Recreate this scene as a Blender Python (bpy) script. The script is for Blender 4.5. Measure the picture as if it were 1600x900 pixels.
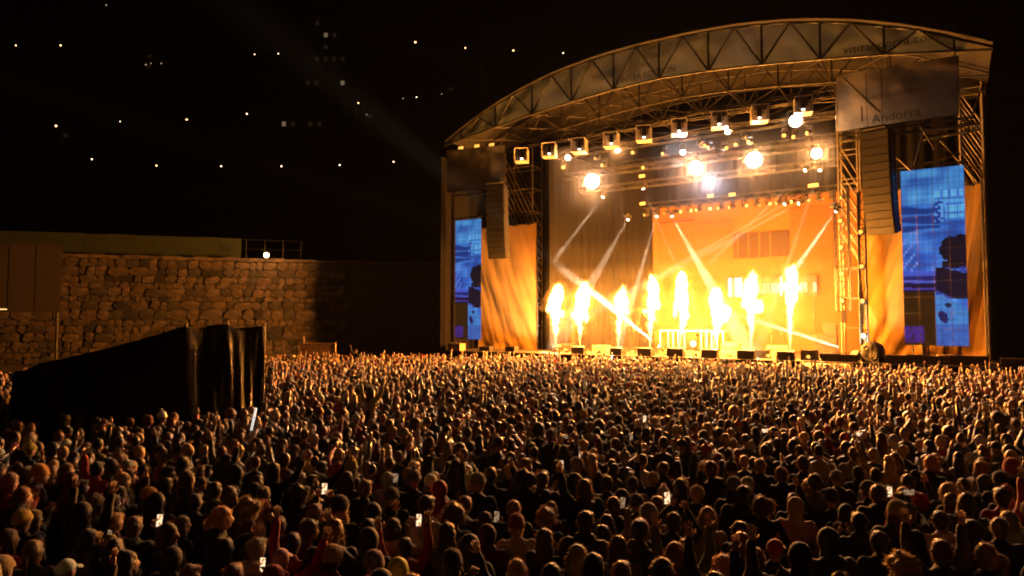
import bpy, bmesh, math, random
import numpy as np
from mathutils import Vector, Matrix, noise as mnoise
rnd = random.Random(7)
for o in list(bpy.data.objects): bpy.data.objects.remove(o)
SC = bpy.context.scene
COL = SC.collection
# ---------------------------------------------------------------- camera
F = 1067.0; CAMZ = 4.2; PITCH = math.atan(50/F)
cam_d = bpy.data.cameras.new('camera'); cam = bpy.data.objects.new('camera', cam_d); COL.objects.link(cam)
cam_d.sensor_width = 36; cam_d.lens = 36*F/1600; cam_d.clip_end = 3000; cam_d.clip_start = 0.1
cam.location = (0,0,CAMZ); cam.rotation_euler = (math.pi/2+PITCH, 0, 0)
SC.camera = cam
# ---------------------------------------------------------------- night sky, added warm fill, exposure
w = bpy.data.worlds.new('World'); SC.world = w; w.use_nodes = True
nt = w.node_tree; bg = nt.nodes['Background']
sky = nt.nodes.new('ShaderNodeTexSky'); sky.sky_type = 'NISHITA'; sky.sun_disc = False
sky.sun_elevation = math.radians(2); sky.sun_rotation = math.radians(200)
nt.links.new(sky.outputs[0], bg.inputs[0]); bg.inputs[1].default_value = 0.00003
sun_d = bpy.data.lights.new('warm_fill', 'SUN'); sun_d.energy = 0.02; sun_d.angle = math.radians(10); sun_d.color = (1,.58,.32)  # added warm fill for the ambient glow from behind the camera
sun = bpy.data.objects.new('warm_fill', sun_d); COL.objects.link(sun); sun.rotation_euler = (math.radians(50),0,math.radians(-20))
SC.view_settings.view_transform = 'Standard'; SC.view_settings.look = 'None'
SC.view_settings.exposure = 0; SC.view_settings.gamma = 1
cy = SC.cycles
cy.use_denoising = True; cy.max_bounces = 4; cy.diffuse_bounces = 2; cy.glossy_bounces = 2
cy.transmission_bounces = 2; cy.transparent_max_bounces = 40; cy.volume_bounces = 0
cy.sample_clamp_indirect = 2.0; cy.sample_clamp_direct = 0; cy.use_light_tree = True
cy.filter_width = 2.0
cy.caustics_reflective = False; cy.caustics_refractive = False
# light levels of the stage
FLAME = 14500; BLIND = 12500; BEAM = 1800000; HAZE = .00003; SMOKE = .0082
# ---------------------------------------------------------------- helpers
def ray(px, py):
    x = (px-800)/F; z = -(py-450)/F; c, s = math.cos(PITCH), math.sin(PITCH)
    return Vector((x, c - s*z, s + c*z))
def at_y(px, py, Y):
    d = ray(px, py); return Vector((0,0,CAMZ)) + d*(Y/d.y)
def at_z(px, py, z):
    d = ray(px, py); return Vector((0,0,CAMZ)) + d*((z-CAMZ)/d.z)
def proj(p):
    c, s = math.cos(PITCH), math.sin(PITCH); y, z = p[1], p[2]-CAMZ
    dep = c*y + s*z; up = -s*y + c*z
    return 800+F*p[0]/dep, 450-F*up/dep
# stage frame: u to the right along the stage front, v towards its back
ANG = math.radians(32.8); SO = Vector((10.0, 45.15, 0))
U = Vector((math.cos(ANG), -math.sin(ANG), 0)); V = Vector((math.sin(ANG), math.cos(ANG), 0))
def S(u, v, z): return SO + U*u + V*v + Vector((0,0,z))
SROT = Matrix((U, V, Vector((0,0,1)))).transposed().to_4x4()
def pl(px, py, v):
    d = ray(px, py); o = Vector((0,0,CAMZ)); t = (v - (o-SO).dot(V))/d.dot(V)
    p = o + d*t; return (p-SO).dot(U), p.z
FLOOR = 1.8
def mat(name, base=(.5,.5,.5), rough=.6, metal=0, emit=None, estr=0, noise=0, nscale=5, bump=0, bscale=20, sheen=0, objcol=False, attr=None, sample='NONE', spec=.5, trans=0):
    m = bpy.data.materials.new(name); m.use_nodes = True; n = m.node_tree; b = n.nodes['Principled BSDF']
    b.inputs['Base Color'].default_value = (*base,1); b.inputs['Roughness'].default_value = rough; b.inputs['Metallic'].default_value = metal
    b.inputs['Specular IOR Level'].default_value = spec
    if sheen:
        b.inputs['Sheen Weight'].default_value = sheen; b.inputs['Sheen Roughness'].default_value = .4
    src = None
    if objcol:
        oi = n.nodes.new('ShaderNodeObjectInfo'); src = oi.outputs['Color']
    if attr:
        at = n.nodes.new('ShaderNodeAttribute'); at.attribute_name = attr; src = at.outputs['Color']
    tc = n.nodes.new('ShaderNodeTexCoord')
    if noise:
        nz = n.nodes.new('ShaderNodeTexNoise'); nz.inputs['Scale'].default_value = nscale; nz.inputs['Detail'].default_value = 6
        n.links.new(tc.outputs['Object'], nz.inputs['Vector'])
        mp = n.nodes.new('ShaderNodeMapRange'); mp.inputs[1].default_value = .3; mp.inputs[2].default_value = .7
        mp.inputs[3].default_value = 1-noise; mp.inputs[4].default_value = 1+noise*.5
        n.links.new(nz.outputs[0], mp.inputs[0])
        mx = n.nodes.new('ShaderNodeMix'); mx.data_type = 'RGBA'; mx.blend_type = 'MULTIPLY'; mx.inputs[0].default_value = 1
        if src: n.links.new(src, mx.inputs[6])
        else: mx.inputs[6].default_value = (*base,1)
        n.links.new(mp.outputs[0], mx.inputs[7]); src = mx.outputs[2]
    if src: n.links.new(src, b.inputs['Base Color'])
    if bump:
        nb = n.nodes.new('ShaderNodeTexNoise'); nb.inputs['Scale'].default_value = bscale; nb.inputs['Detail'].default_value = 4
        n.links.new(tc.outputs['Object'], nb.inputs['Vector'])
        bp = n.nodes.new('ShaderNodeBump'); bp.inputs['Strength'].default_value = bump; bp.inputs['Distance'].default_value = .05
        n.links.new(nb.outputs[0], bp.inputs['Height']); n.links.new(bp.outputs[0], b.inputs['Normal'])
    if emit:
        b.inputs['Emission Color'].default_value = (*emit,1); b.inputs['Emission Strength'].default_value = estr
    if trans:
        tr = n.nodes.new('ShaderNodeBsdfTranslucent'); ms = n.nodes.new('ShaderNodeMixShader'); ms.inputs[0].default_value = trans
        if src: n.links.new(src, tr.inputs[0])
        else: tr.inputs[0].default_value = (*base,1)
        n.links.new(b.outputs[0], ms.inputs[1]); n.links.new(tr.outputs[0], ms.inputs[2])
        n.links.new(ms.outputs[0], n.nodes['Material Output'].inputs[0])
    m.cycles.emission_sampling = sample
    return m
def mat_screen(name, strength):
    m = bpy.data.materials.new(name); m.use_nodes = True; n = m.node_tree; b = n.nodes['Principled BSDF']
    b.inputs['Base Color'].default_value = (.01,.01,.01,1); b.inputs['Roughness'].default_value = .5
    at = n.nodes.new('ShaderNodeAttribute'); at.attribute_name = 'Col'
    n.links.new(at.outputs['Color'], b.inputs['Emission Color']); b.inputs['Emission Strength'].default_value = strength
    m.cycles.emission_sampling = 'NONE'
    return m
def mat_vol(name, color, density, aniso=0, emis=None, estr=0):
    m = bpy.data.materials.new(name); m.use_nodes = True; n = m.node_tree
    n.nodes.remove(n.nodes['Principled BSDF']); out = n.nodes['Material Output']
    if emis:
        e = n.nodes.new('ShaderNodeEmission'); e.inputs[0].default_value = (*emis,1); e.inputs[1].default_value = estr
        n.links.new(e.outputs[0], out.inputs['Volume'])
    else:
        p = n.nodes.new('ShaderNodeVolumePrincipled'); p.inputs['Color'].default_value = (*color,1)
        p.inputs['Density'].default_value = density; p.inputs['Anisotropy'].default_value = aniso
        n.links.new(p.outputs[0], out.inputs['Volume'])
    m.cycles.homogeneous_volume = True
    return m
class MB:
    def __init__(s): s.v = []; s.f = []; s.m = []; s.mi = 0
    def add(s, vs, fs):
        o = len(s.v); s.v += [tuple(p) for p in vs]; s.f += [tuple(i+o for i in f) for f in fs]; s.m += [s.mi]*len(fs); return s
    def box(s, c, d, M=None):
        x, y, z = d[0]/2, d[1]/2, d[2]/2
        vs = [Vector((sx*x, sy*y, sz*z)) for sx in (-1,1) for sy in (-1,1) for sz in (-1,1)]
        vs = [(M@p if M else p)+Vector(c) for p in vs]
        return s.add(vs, [(0,1,3,2),(4,6,7,5),(0,4,5,1),(2,3,7,6),(0,2,6,4),(1,5,7,3)])
    def tube(s, a, b, r0, r1=None, n=6, caps=True):
        r1 = r0 if r1 is None else r1; a = Vector(a); b = Vector(b); d = (b-a).normalized()
        x = d.orthogonal().normalized(); y = d.cross(x); vs = []
        for p, r in ((a,r0),(b,r1)):
            for k in range(n):
                t = 2*math.pi*k/n; vs.append(p + x*(r*math.cos(t)) + y*(r*math.sin(t)))
        fs = [(k,(k+1)%n,n+(k+1)%n,n+k) for k in range(n)]
        if caps: fs += [tuple(range(n-1,-1,-1)), tuple(range(n,2*n))]
        return s.add(vs, fs)
    def path(s, pts, rs, n=6, caps=True):
        vs = []; N = len(pts); pts = [Vector(p) for p in pts]; x = None
        for i, p in enumerate(pts):
            d = (pts[min(i+1,N-1)]-pts[max(i-1,0)]).normalized()
            x = d.orthogonal().normalized() if x is None else (x - d*x.dot(d)).normalized()
            y = d.cross(x); r = rs[i] if isinstance(rs,(list,tuple)) else rs
            for k in range(n):
                t = 2*math.pi*k/n; vs.append(p + x*(r*math.cos(t)) + y*(r*math.sin(t)))
        fs = [(i*n+k, i*n+(k+1)%n, (i+1)*n+(k+1)%n, (i+1)*n+k) for i in range(N-1) for k in range(n)]
        if caps: fs += [tuple(range(n-1,-1,-1)), tuple(range((N-1)*n, N*n))]
        return s.add(vs, fs)
    def ell(s, c, r, nu=10, nv=7, M=None):
        vs = [Vector((0,0,-1))]
        for j in range(1,nv):
            ph = -math.pi/2+math.pi*j/nv
            for i in range(nu):
                t = 2*math.pi*i/nu; vs.append(Vector((math.cos(ph)*math.cos(t), math.cos(ph)*math.sin(t), math.sin(ph))))
        vs.append(Vector((0,0,1))); R = Vector(r) if not isinstance(r,(int,float)) else Vector((r,r,r))
        out = []
        for p in vs:
            q = Vector((p.x*R.x, p.y*R.y, p.z*R.z)); q = M@q if M else q; out.append(q+Vector(c))
        fs = [(0, 1+(i+1)%nu, 1+i) for i in range(nu)]
        for j in range(nv-2):
            for i in range(nu):
                a = 1+j*nu; b = a+nu; fs.append((a+i, a+(i+1)%nu, b+(i+1)%nu, b+i))
        L = len(vs)-1; a = 1+(nv-2)*nu; fs += [(a+i, a+(i+1)%nu, L) for i in range(nu)]
        return s.add(out, fs)
    def cap(s, a, ra, b, rb, n=8):
        s.tube(a, b, ra, rb, n); s.ell(a, ra, n, 6); s.ell(b, rb, n, 6); return s
    def grid(s, fn, nu, nv):
        vs = [fn(i/nu, j/nv) for j in range(nv+1) for i in range(nu+1)]
        fs = [(j*(nu+1)+i, j*(nu+1)+i+1, (j+1)*(nu+1)+i+1, (j+1)*(nu+1)+i) for j in range(nv) for i in range(nu)]
        return s.add(vs, fs)
    def mesh(s, name, mats=(), smooth=False):
        me = bpy.data.meshes.new(name); me.from_pydata(s.v, [], s.f)
        for m in (mats if isinstance(mats,(list,tuple)) else [mats]): me.materials.append(m)
        if any(s.m): me.polygons.foreach_set('material_index', s.m)
        if smooth: me.polygons.foreach_set('use_smooth', [True]*len(s.f))
        me.update(); return me
    def build(s, name, mats, parent=None, smooth=False, M=None):
        return link(name, s.mesh(name, mats, smooth), parent, M)
def link(name, data, parent=None, M=None):
    o = bpy.data.objects.new(name, data); COL.objects.link(o)
    if parent: o.parent = parent
    if M is not None: o.matrix_local = M
    return o
def tag(o, label, cat, group=None, kind=None):
    if label: o['label'] = label
    if cat: o['category'] = cat
    if group: o['group'] = group
    if kind: o['kind'] = kind
    return o
def thing(name, label, cat, loc=(0,0,0), group=None, M=None):
    o = link(name, None); o.empty_display_size = .2
    if M is not None: o.matrix_world = M
    else: o.location = loc
    return tag(o, label, cat, group)
def stage_M(u, v, z): return Matrix.Translation(S(u,v,z)) @ SROT
def copy_tree(o, parent=None):
    c = o.copy(); COL.objects.link(c)
    if parent: c.parent = parent
    for ch in o.children: copy_tree(ch, c)
    return c
_UC = MB().tube((0,0,0),(0,0,1),1,1,7)
_bars = {}
def bar(parent, a, b, r, m, name='brace'):
    """a tube part between two points given in the parent's own frame"""
    if m.name not in _bars: _bars[m.name] = _UC.mesh('tube_'+m.name, m, True)
    a = Vector(a); b = Vector(b); d = b-a; q = d.to_track_quat('Z','Y').to_matrix().to_4x4()
    return link(name, _bars[m.name], parent, Matrix.Translation(a) @ q @ Matrix.Diagonal((r,r,d.length,1)))
def nz(p, s=1.0): return mnoise.noise(Vector(p)*s)
M_ = {}
M_['alu'] = mat('aluminium', (.038,.037,.036), .42, .7)
M_['galv'] = mat('galvanised_tube', (.17,.15,.12), .45, .25)
M_['steel'] = mat('dark_steel', (.05,.05,.05), .45, .6)
M_['black'] = mat('black_paint', (.015,.015,.016), .5)
M_['grille'] = mat('speaker_grille', (.018,.018,.018), .55, bump=.4, bscale=60)
M_['drape'] = mat('black_drape', (.0045,.004,.0036), .95, spec=.1)
M_['membrane'] = mat('roof_membrane', (.007,.0065,.006), .7, noise=.3, nscale=.6)
M_['banner'] = mat('banner_mesh', (.19,.25,.33), .8, noise=.22, nscale=.5, bump=.3, bscale=1.2, trans=.55)
M_['wingbanner'] = mat('wing_banner_mesh', (.18,.18,.17), .8, noise=.5, nscale=.7, bump=.3, bscale=1.5, trans=.5)
M_['print'] = mat('dark_print', (.035,.03,.028), .8)
M_['logo'] = mat('logo_print', (.16,.15,.14), .8)
M_['curtain'] = mat('ochre_curtain', (.26,.155,.042), .95, noise=.2, nscale=.5, trans=.15, spec=.1)
M_['backdrop'] = mat('stage_backdrop', (.185,.06,.009), .8, noise=.2, nscale=.25)
M_['backprint'] = mat('backdrop_print', (.025,.011,.006), .8)
M_['backprint2'] = mat('backdrop_print_light', (.14,.044,.0065), .8)
M_['deck'] = mat('stage_deck', (.06,.05,.042), .5, noise=.4, nscale=1.5)
M_['wood'] = mat('plywood', (.42,.28,.15), .6, noise=.35, nscale=3)
M_['case'] = mat('flight_case', (.03,.028,.026), .45)
M_['white'] = mat('white_plastic', (.75,.75,.73), .4)
M_['cover'] = mat('clear_rain_cover', (.8,.78,.74), .3, trans=.6)
M_['lens'] = mat('lamp_lens', (.8,.8,.8), .2, emit=(1,.92,.8), estr=60)
M_['lens_blue'] = mat('lamp_lens_cool', (.8,.8,.8), .2, emit=(.75,.8,1), estr=70)
M_['lens_small'] = mat('lamp_lens_small', (.8,.8,.8), .2, emit=(1,.92,.8), estr=26)
M_['lens_beam'] = mat('beam_lens', (.8,.8,.8), .2, emit=(1,.85,.65), estr=12)
M_['lens_amber'] = mat('amber_lens', (.8,.6,.3), .3, emit=(1,.5,.08), estr=1.6)
M_['cover_fill'] = mat('cover_fill_lens', (.8,.8,.8), .2, emit=(1,.88,.7), estr=8, sample='AUTO')  # glow added inside the rain covers to brighten them
M_['flame'] = mat_vol('flame_gas', (1,1,1), 0, emis=(1,.40,.085), estr=34)
M_['flame_halo'] = mat_vol('flame_halo_glow', (1,1,1), 0, emis=(1,.30,.03), estr=.6)  # halo round the flames, put in as a weakly glowing volume
M_['ground'] = mat('trampled_ground', (.05,.045,.04), .9, noise=.5, nscale=.8, bump=.5, bscale=3)
def solid(mb, voxel, ratio, smooth_it=6):
    """one continuous skin over overlapping limbs"""
    me = mb.mesh('tmp'); o = bpy.data.objects.new('tmp', me); COL.objects.link(o)
    m = o.modifiers.new('r','REMESH'); m.mode = 'VOXEL'; m.voxel_size = voxel; m.use_smooth_shade = True
    m = o.modifiers.new('s','SMOOTH'); m.iterations = smooth_it; m.factor = .5
    if ratio < 1: m = o.modifiers.new('d','DECIMATE'); m.ratio = ratio
    dg = bpy.context.evaluated_depsgraph_get(); dg.update(); out = bpy.data.meshes.new_from_object(o.evaluated_get(dg))
    bpy.data.objects.remove(o); bpy.data.meshes.remove(me); return out
def arr(me):
    n = len(me.vertices); co = np.zeros(n*3); me.vertices.foreach_get('co',co); return co.reshape(-1,3), [tuple(p.vertices) for p in me.polygons]
# ================================================================ the setting
tag(MB().grid(lambda a,b: (-420+840*a, -20+110*b, 0), 4, 2).build('ground', M_['ground']), None, None, kind='structure')
def terr(X, Y):
    d = max(0, Y-72); return -1.2 + min(d,14)*.6 + max(0,d-14)*.5 + 2.5*nz((X*.02,Y*.02,0))*min(1,d/40)
M_['hill'] = mat('night_hillside', (.02,.02,.012), .95, noise=.5, nscale=.05)
tag(MB().grid(lambda a,b: (-560+1120*a, 71+640*b*b, terr(-560+1120*a, 71+640*b*b)), 60, 60).build('hillside', M_['hill'], smooth=True), None, None, kind='structure')
def on_hill(px, py, h=0):
    d = ray(px,py); lo, hi = 75, 700
    for k in range(40):
        t = (lo+hi)/2; p = d*(t/d.y); z = CAMZ+p.z
        if z-h > terr(p.x,t): lo = t
        else: hi = t
    p = d*(lo/d.y); return Vector((p.x, lo, CAMZ+p.z-h))
# --- retaining wall of rubble stones
WA = Vector((-47,52.5,0)); WB = Vector((-3.0,65.9,0)); WD = (WB-WA).normalized(); WN = Vector((WD.y,-WD.x,0)); WL = (WB-WA).length; WH = 9.35
WROT = Matrix((WD, -WN, Vector((0,0,1)))).transposed().to_4x4()
M_['mortar'] = mat('wall_mortar', (.05,.04,.032), .95, noise=.4, nscale=1.2, bump=.5, bscale=6)
STONE = [mat('rubble_stone', c, .9, noise=.6, nscale=1.6, bump=1.0, bscale=3.5) for c in ((.085,.066,.052),(.12,.09,.07),(.05,.042,.034),(.10,.072,.052),(.022,.019,.016))]
wall = thing('stone_wall', 'tall rubble stone retaining wall at the left edge of the ground', 'wall', M=Matrix.Translation(WA)@WROT)
MB().box((WL/2,.7,WH/2),(WL,1.2,WH)).build('mortar_core', M_['mortar'], wall)
x_ = 0
while x_ < WL:
    w_ = rnd.uniform(.9,1.9); MB().box((x_+w_/2,.3+rnd.uniform(-.06,.06),WH+.10+rnd.uniform(-.04,.05)),(w_-.03,1.5,rnd.uniform(.2,.34)),Matrix.Rotation(rnd.uniform(-.025,.025),3,'Y')).build('coping_stone', STONE[rnd.choice((0,1,3))], wall); x_ += w_
def stone_mesh(k, m):
    r = random.Random(k); n = 9; outl = []
    for i in range(n):
        t = 2*math.pi*(i+r.uniform(-.25,.25))/n; c, s = math.cos(t), math.sin(t); q = 1/max(abs(c),abs(s))**.75
        outl.append((.53*c*q*r.uniform(.8,1.06), .53*s*q*r.uniform(.8,1.06)))
    vs = []
    for (sc,y) in ((1.02,.35),(1,-.6),(.9,-.85)):
        for (x,z) in outl: vs.append((x*sc, y+r.uniform(-.12,.12), z*sc))
    fs = [(a*n+i, a*n+(i+1)%n, (a+1)*n+(i+1)%n, (a+1)*n+i) for a in range(2) for i in range(n)] + [tuple(range(2*n,3*n))]
    return MB().add(vs, fs).mesh('stone', m, False)
stone_var = [stone_mesh(k, STONE[(0,1,2,3,0,1,3,4,0,2)[k]]) for k in range(10)]
z = .6; spots_ = []
while z < WH-.25:
    h = min(rnd.choice((.38,.48,.58,.7,.9)), WH-z); x = rnd.uniform(0,.6)
    while x < WL-1.0:
        wd = min(h*rnd.choice((.8,1.05,1.35,1.7,2.2)), WL-x); p = WA+WD*(x+wd/2)+Vector((0,0,z+h/2)); qx, qy = proj(p)
        if -25 < qx < 540: spots_.append((wd*h/(p.y/50)**2, stone_var[rnd.randrange(10)], Matrix.Translation((x+wd/2, .1+rnd.uniform(-.03,.05), z+h/2+rnd.uniform(-.07,.07))) @ Matrix.Rotation(rnd.uniform(-.16,.16),4,'Y') @ Matrix.Diagonal((wd*1.02, rnd.uniform(.1,.26), h*rnd.uniform(.92,1.12),1))))
        x += wd
    z += h
spots_.sort(key=lambda q:-q[0]); rest = {}
for k,(a_,me_,mx_) in enumerate(spots_):
    if k < 296: link('stone', me_, wall, mx_)
    else: rest.setdefault(me_.materials[0].name, MB()).add([mx_@v.co for v in me_.vertices],[tuple(p.vertices) for p in me_.polygons])
for k_,mb_ in rest.items():
    o = mb_.build('small_stones', bpy.data.materials[k_], wall); o['kind'] = 'stuff'
# hoarding above the wall, railing and its lamp
M_['hoard'] = mat('green_hoarding', (.02,.03,.009), .8, noise=.3, nscale=.8)
hb = thing('hoarding', 'long green board hoarding on top of the stone wall', 'fence', M=Matrix.Translation(WA+Vector((0,0,WH+.24)))@WROT)
u_end = 24.3
for k in range(14):
    a = k*u_end/14
    MB().box((a+u_end/28, .55, .95+rnd.uniform(-.03,.03)),(u_end/14-.03,.05,1.7)).build('panel', M_['hoard'], hb)
    bar(hb, (a,.62,0),(a,.62,1.85),.04,M_['steel'],'post')
rl = thing('railing', 'thin metal railing on the wall between hoarding and lamp', 'railing', M=Matrix.Translation(WA+WD*u_end+Vector((0,0,WH+.24)))@WROT)
for k in range(4): bar(rl,(.4+k*1.55,.5,0),(.4+k*1.55,.5,1.75),.04,M_['alu'],'post')
for zz in (.9,1.72): bar(rl,(.1,.5,zz),(5.2,.5,zz),.025,M_['alu'],'rail')
lp = at_y(417,399,58.4)
M_['sodium'] = mat('sodium_lamp', (.8,.6,.3), .3, emit=(1,.62,.22), estr=60)
wl = thing('wall_lamp', 'glowing orange lamp on a short post at the end of the wall', 'lamp', loc=(lp.x, lp.y, WH+.24))
bar(wl,(0,0,0),(0,0,lp.z-WH-.35),.04,M_['steel'],'post')
MB().box((0,0,lp.z-WH-.0),(.5,.4,.08)).build('hood', M_['steel'], wl)
MB().ell((0,-.12,lp.z-WH-.24),(.21,.16,.19)).build('bulb', M_['sodium'], wl, True)
ld = bpy.data.lights.new('wall_lamp_light','POINT'); ld.energy = 170; ld.color = (1,.5,.16); ld.shadow_soft_size = .1
lo = link('wall_lamp_light', ld, wl); lo.location = (.1,-1.1,lp.z-WH-.5)
# site cabin in front of the wall
c0 = at_y(-60,488,46); c1 = at_y(97,385,46)
M_['cabin'] = mat('brown_cabin_wall', (.016,.009,.0065), .7, noise=.25, nscale=.7)
CROT = Matrix.Rotation(math.radians(33.5),4,'Z')
cb = thing('screen_cabin', 'large dark brown panelled cabin in front of the stone wall', 'cabin', M=Matrix.Translation((c1.x,46,0))@CROT@Matrix.Translation((-3.6,0,0)))
wd = 7.2; z0 = c0.z; hh = c1.z-c0.z
MB().box((0,1.1,z0+hh/2),(wd,2.2,hh)).build('cabin_body', M_['cabin'], cb)
for k in range(5): MB().box((-wd/2+wd*(k+.5)/5,-.03,z0+hh/2),(wd/5-.06,.06,hh-.16)).build('wall_panel', M_['cabin'], cb)
MB().box((-.2,1.1,z0+hh+.09),(wd*1.0,2.4,.16)).build('roof', M_['steel'], cb)
for sx in (-1,1):
    for yy in (.2,2.0): bar(cb,(sx*(wd/2-.15),yy,0),(sx*(wd/2-.15),yy,z0),.09,M_['steel'],'leg')
M_['striplight'] = mat('strip_light', (.8,.8,.8), .3, emit=(1,.6,.25), estr=1.3)
s0 = at_y(22,485,45.9); MB().box((.35,-.1,s0.z+.05),(.75,.06,.07)).build('strip_light', M_['striplight'], cb)
# --- tarpaulin covered mixing tent
M_['tarp'] = mat('black_tarpaulin', (.006,.0055,.005), .4, bump=.8, bscale=3.2, spec=.14)
TP = [at_y(22,580,17.2),at_y(60,568,17.3),at_y(290,509,18.3),at_y(318,514,18.8),at_y(355,505,19.3),at_y(382,516,19.8),at_y(413,510,20.25)]
TP += [TP[6]+Vector((-4.6,2.6,-.5)), TP[0]+Vector((-2.0,6.5,-.3))]
TA = TP[0].copy(); TA.z = 0
tent = thing('mixing_tent', 'sagging black plastic tarpaulin draped over the mixing position left of the crowd', 'tent', loc=TA)
TQ = [p-TA for p in TP]; seg = [(TQ[i],TQ[(i+1)%len(TQ)]) for i in range(len(TQ))]; lens = [Vector((b.x-a.x,b.y-a.y)).length for a,b in seg]; PER = sum(lens)
def tarp_pt(a, b):
    s = a*PER*.99999; i = 0; s0 = s
    while s > lens[i]: s -= lens[i]; i += 1
    A,B = seg[i]; t = s/lens[i]; p = A+(B-A)*t; d = Vector((B.x-A.x,B.y-A.y,0)).normalized(); n = Vector((d.y,-d.x,0))
    f = .30*b**.6*(nz((s0*1.0,0,b*1.2))+.55*nz((s0*2.9+3,0,b*.8))+.75*abs(nz((s0*6.5,9,b*1.6))))+.3*math.sin(math.pi*b)*nz((s0*.4,5,0))
    w_ = p+n*(f+.22*b); sag = -.06*math.sin(math.pi*t)*(1-b)
    return (w_.x, w_.y, max(.01,p.z*(1-b)+sag+.05*b*nz((s0*2.2,b*3,7))))
tb = MB().grid(tarp_pt, 330, 36)
cx_ = sum((p for p in TQ),Vector())/len(TQ)
def top_pt(a,b):
    w_ = Vector(tarp_pt(a,0)); q = w_+(cx_-w_)*b; q.z = w_.z+(cx_.z-.35-w_.z)*b*b; return q
tb.grid(top_pt, 120, 8)
tb.build('tarpaulin', M_['tarp'], tent, True)
for p in (TQ[0],TQ[2],TQ[4],TQ[6],TQ[7],TQ[8]): bar(tent,(p.x*.995+cx_.x*.005,p.y+.04,0),(p.x*.995+cx_.x*.005,p.y+.04,p.z+(.07 if p is not TQ[0] else -.02)),.035,M_['alu'],'pole')
def in_poly(x,y,grow):
    c = TA+cx_; inside = False; P = [(c.x+(p.x+TA.x-c.x)*grow, c.y+(p.y+TA.y-c.y)*grow) for p in TQ]; j = len(P)-1
    for i in range(len(P)):
        if (P[i][1]>y)!=(P[j][1]>y) and x < (P[j][0]-P[i][0])*(y-P[i][1])/(P[j][1]-P[i][1])+P[i][0]: inside = not inside
        j = i
    return inside
# --- counter/board by the far left of the crowd
fb = at_y(495,556,47)
fr = thing('notice_board', 'low wooden framed board standing behind the crowd left of the stage', 'board', loc=(fb.x,47,0))
MB().box((0,0,2.15),(2.3,.06,.75)).build('board', M_['wood'], fr)
for sx in (-1.25,1.25): bar(fr,(sx,0,0),(sx,0,2.65 if sx>0 else 2.6),.07,M_['wood'],'post')
bar(fr,(-1.25,0,2.57),(1.25,0,2.57),.06,M_['wood'],'top_rail')
bar(fr,(-.95,.1,0),(-.95,.1,3.1),.05,M_['wood'],'flag_pole')
# --- town lights on the hillside
M_['lamp_white'] = mat('street_lamp_white', (.8,.8,.8), .3, emit=(1,.72,.46), estr=7)
M_['lamp_dim'] = mat('street_lamp_dim', (.8,.8,.8), .3, emit=(1,.66,.4), estr=1.6)
M_['lamp_warm'] = mat('street_lamp_warm', (.8,.8,.8), .3, emit=(1,.55,.22), estr=10)
lamps = [(25,71,1,'lamp_warm'),(95,71,1.25,'lamp_warm'),(398,85,.9,'lamp_white'),(435,84,.9,'lamp_white'),(544,85,.6,'lamp_dim'),(649,66,1.5,'lamp_warm'),
 (727,75,1.0,'lamp_warm'),(802,79,1.2,'lamp_warm'),(880,83,1,'lamp_white'),(88,197,1.6,'lamp_warm'),(188,190,.8,'lamp_white'),(292,187,1.2,'lamp_warm'),(386,178,1.2,'lamp_white'),
 (560,161,1.1,'lamp_warm'),(651,152,.9,'lamp_white'),(630,154,.7,'lamp_dim'),(144,249,1.2,'lamp_white'),(245,259,1.2,'lamp_warm'),(346,260,1.2,'lamp_white'),(440,260,1.2,'lamp_white'),
 (531,258,1.2,'lamp_white'),(615,253,1.2,'lamp_white'),(252,99,.8,'lamp_dim'),(228,101,.9,'lamp_dim'),(236,99,.7,'lamp_dim'),(166,8,.9,'lamp_dim'),(690,147,.7,'lamp_dim'),(573,179,.6,'lamp_dim')]
side = lambda x: 'far left' if x<200 else 'left' if x<420 else 'middle' if x<620 else 'near the stage roof'
for i,(px,py,sz,mk) in enumerate(lamps):
    p = on_hill(px,py,6.0); k = p.y/230*sz
    tier = 'topmost' if py<110 else 'middle' if py<210 else 'lowest'
    srt = sorted([l[0] for l in lamps if ('topmost' if l[1]<110 else 'middle' if l[1]<210 else 'lowest')==tier]); n = srt.index(px)+1
    word = ('first','second','third','fourth','fifth','sixth','seventh','eighth','ninth','tenth','eleventh','twelfth','thirteenth','fourteenth')[n-1]
    col = {'lamp_white':'white','lamp_dim':'faint','lamp_warm':'warm'}[mk]
    L = thing('street_lamp', f'{col} street light on the dark hill, {word} from left in the {tier} row', 'street lamp', loc=p, group='street lights on the hillside')
    bar(L,(0,0,-.4),(0,0,6.0),.07,M_['steel'],'post')
    MB().ell((0,-.1,6.0),(.18*k,.14*k,.16*k),8,6).build('lamp_head', M_[mk], L, True)
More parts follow.
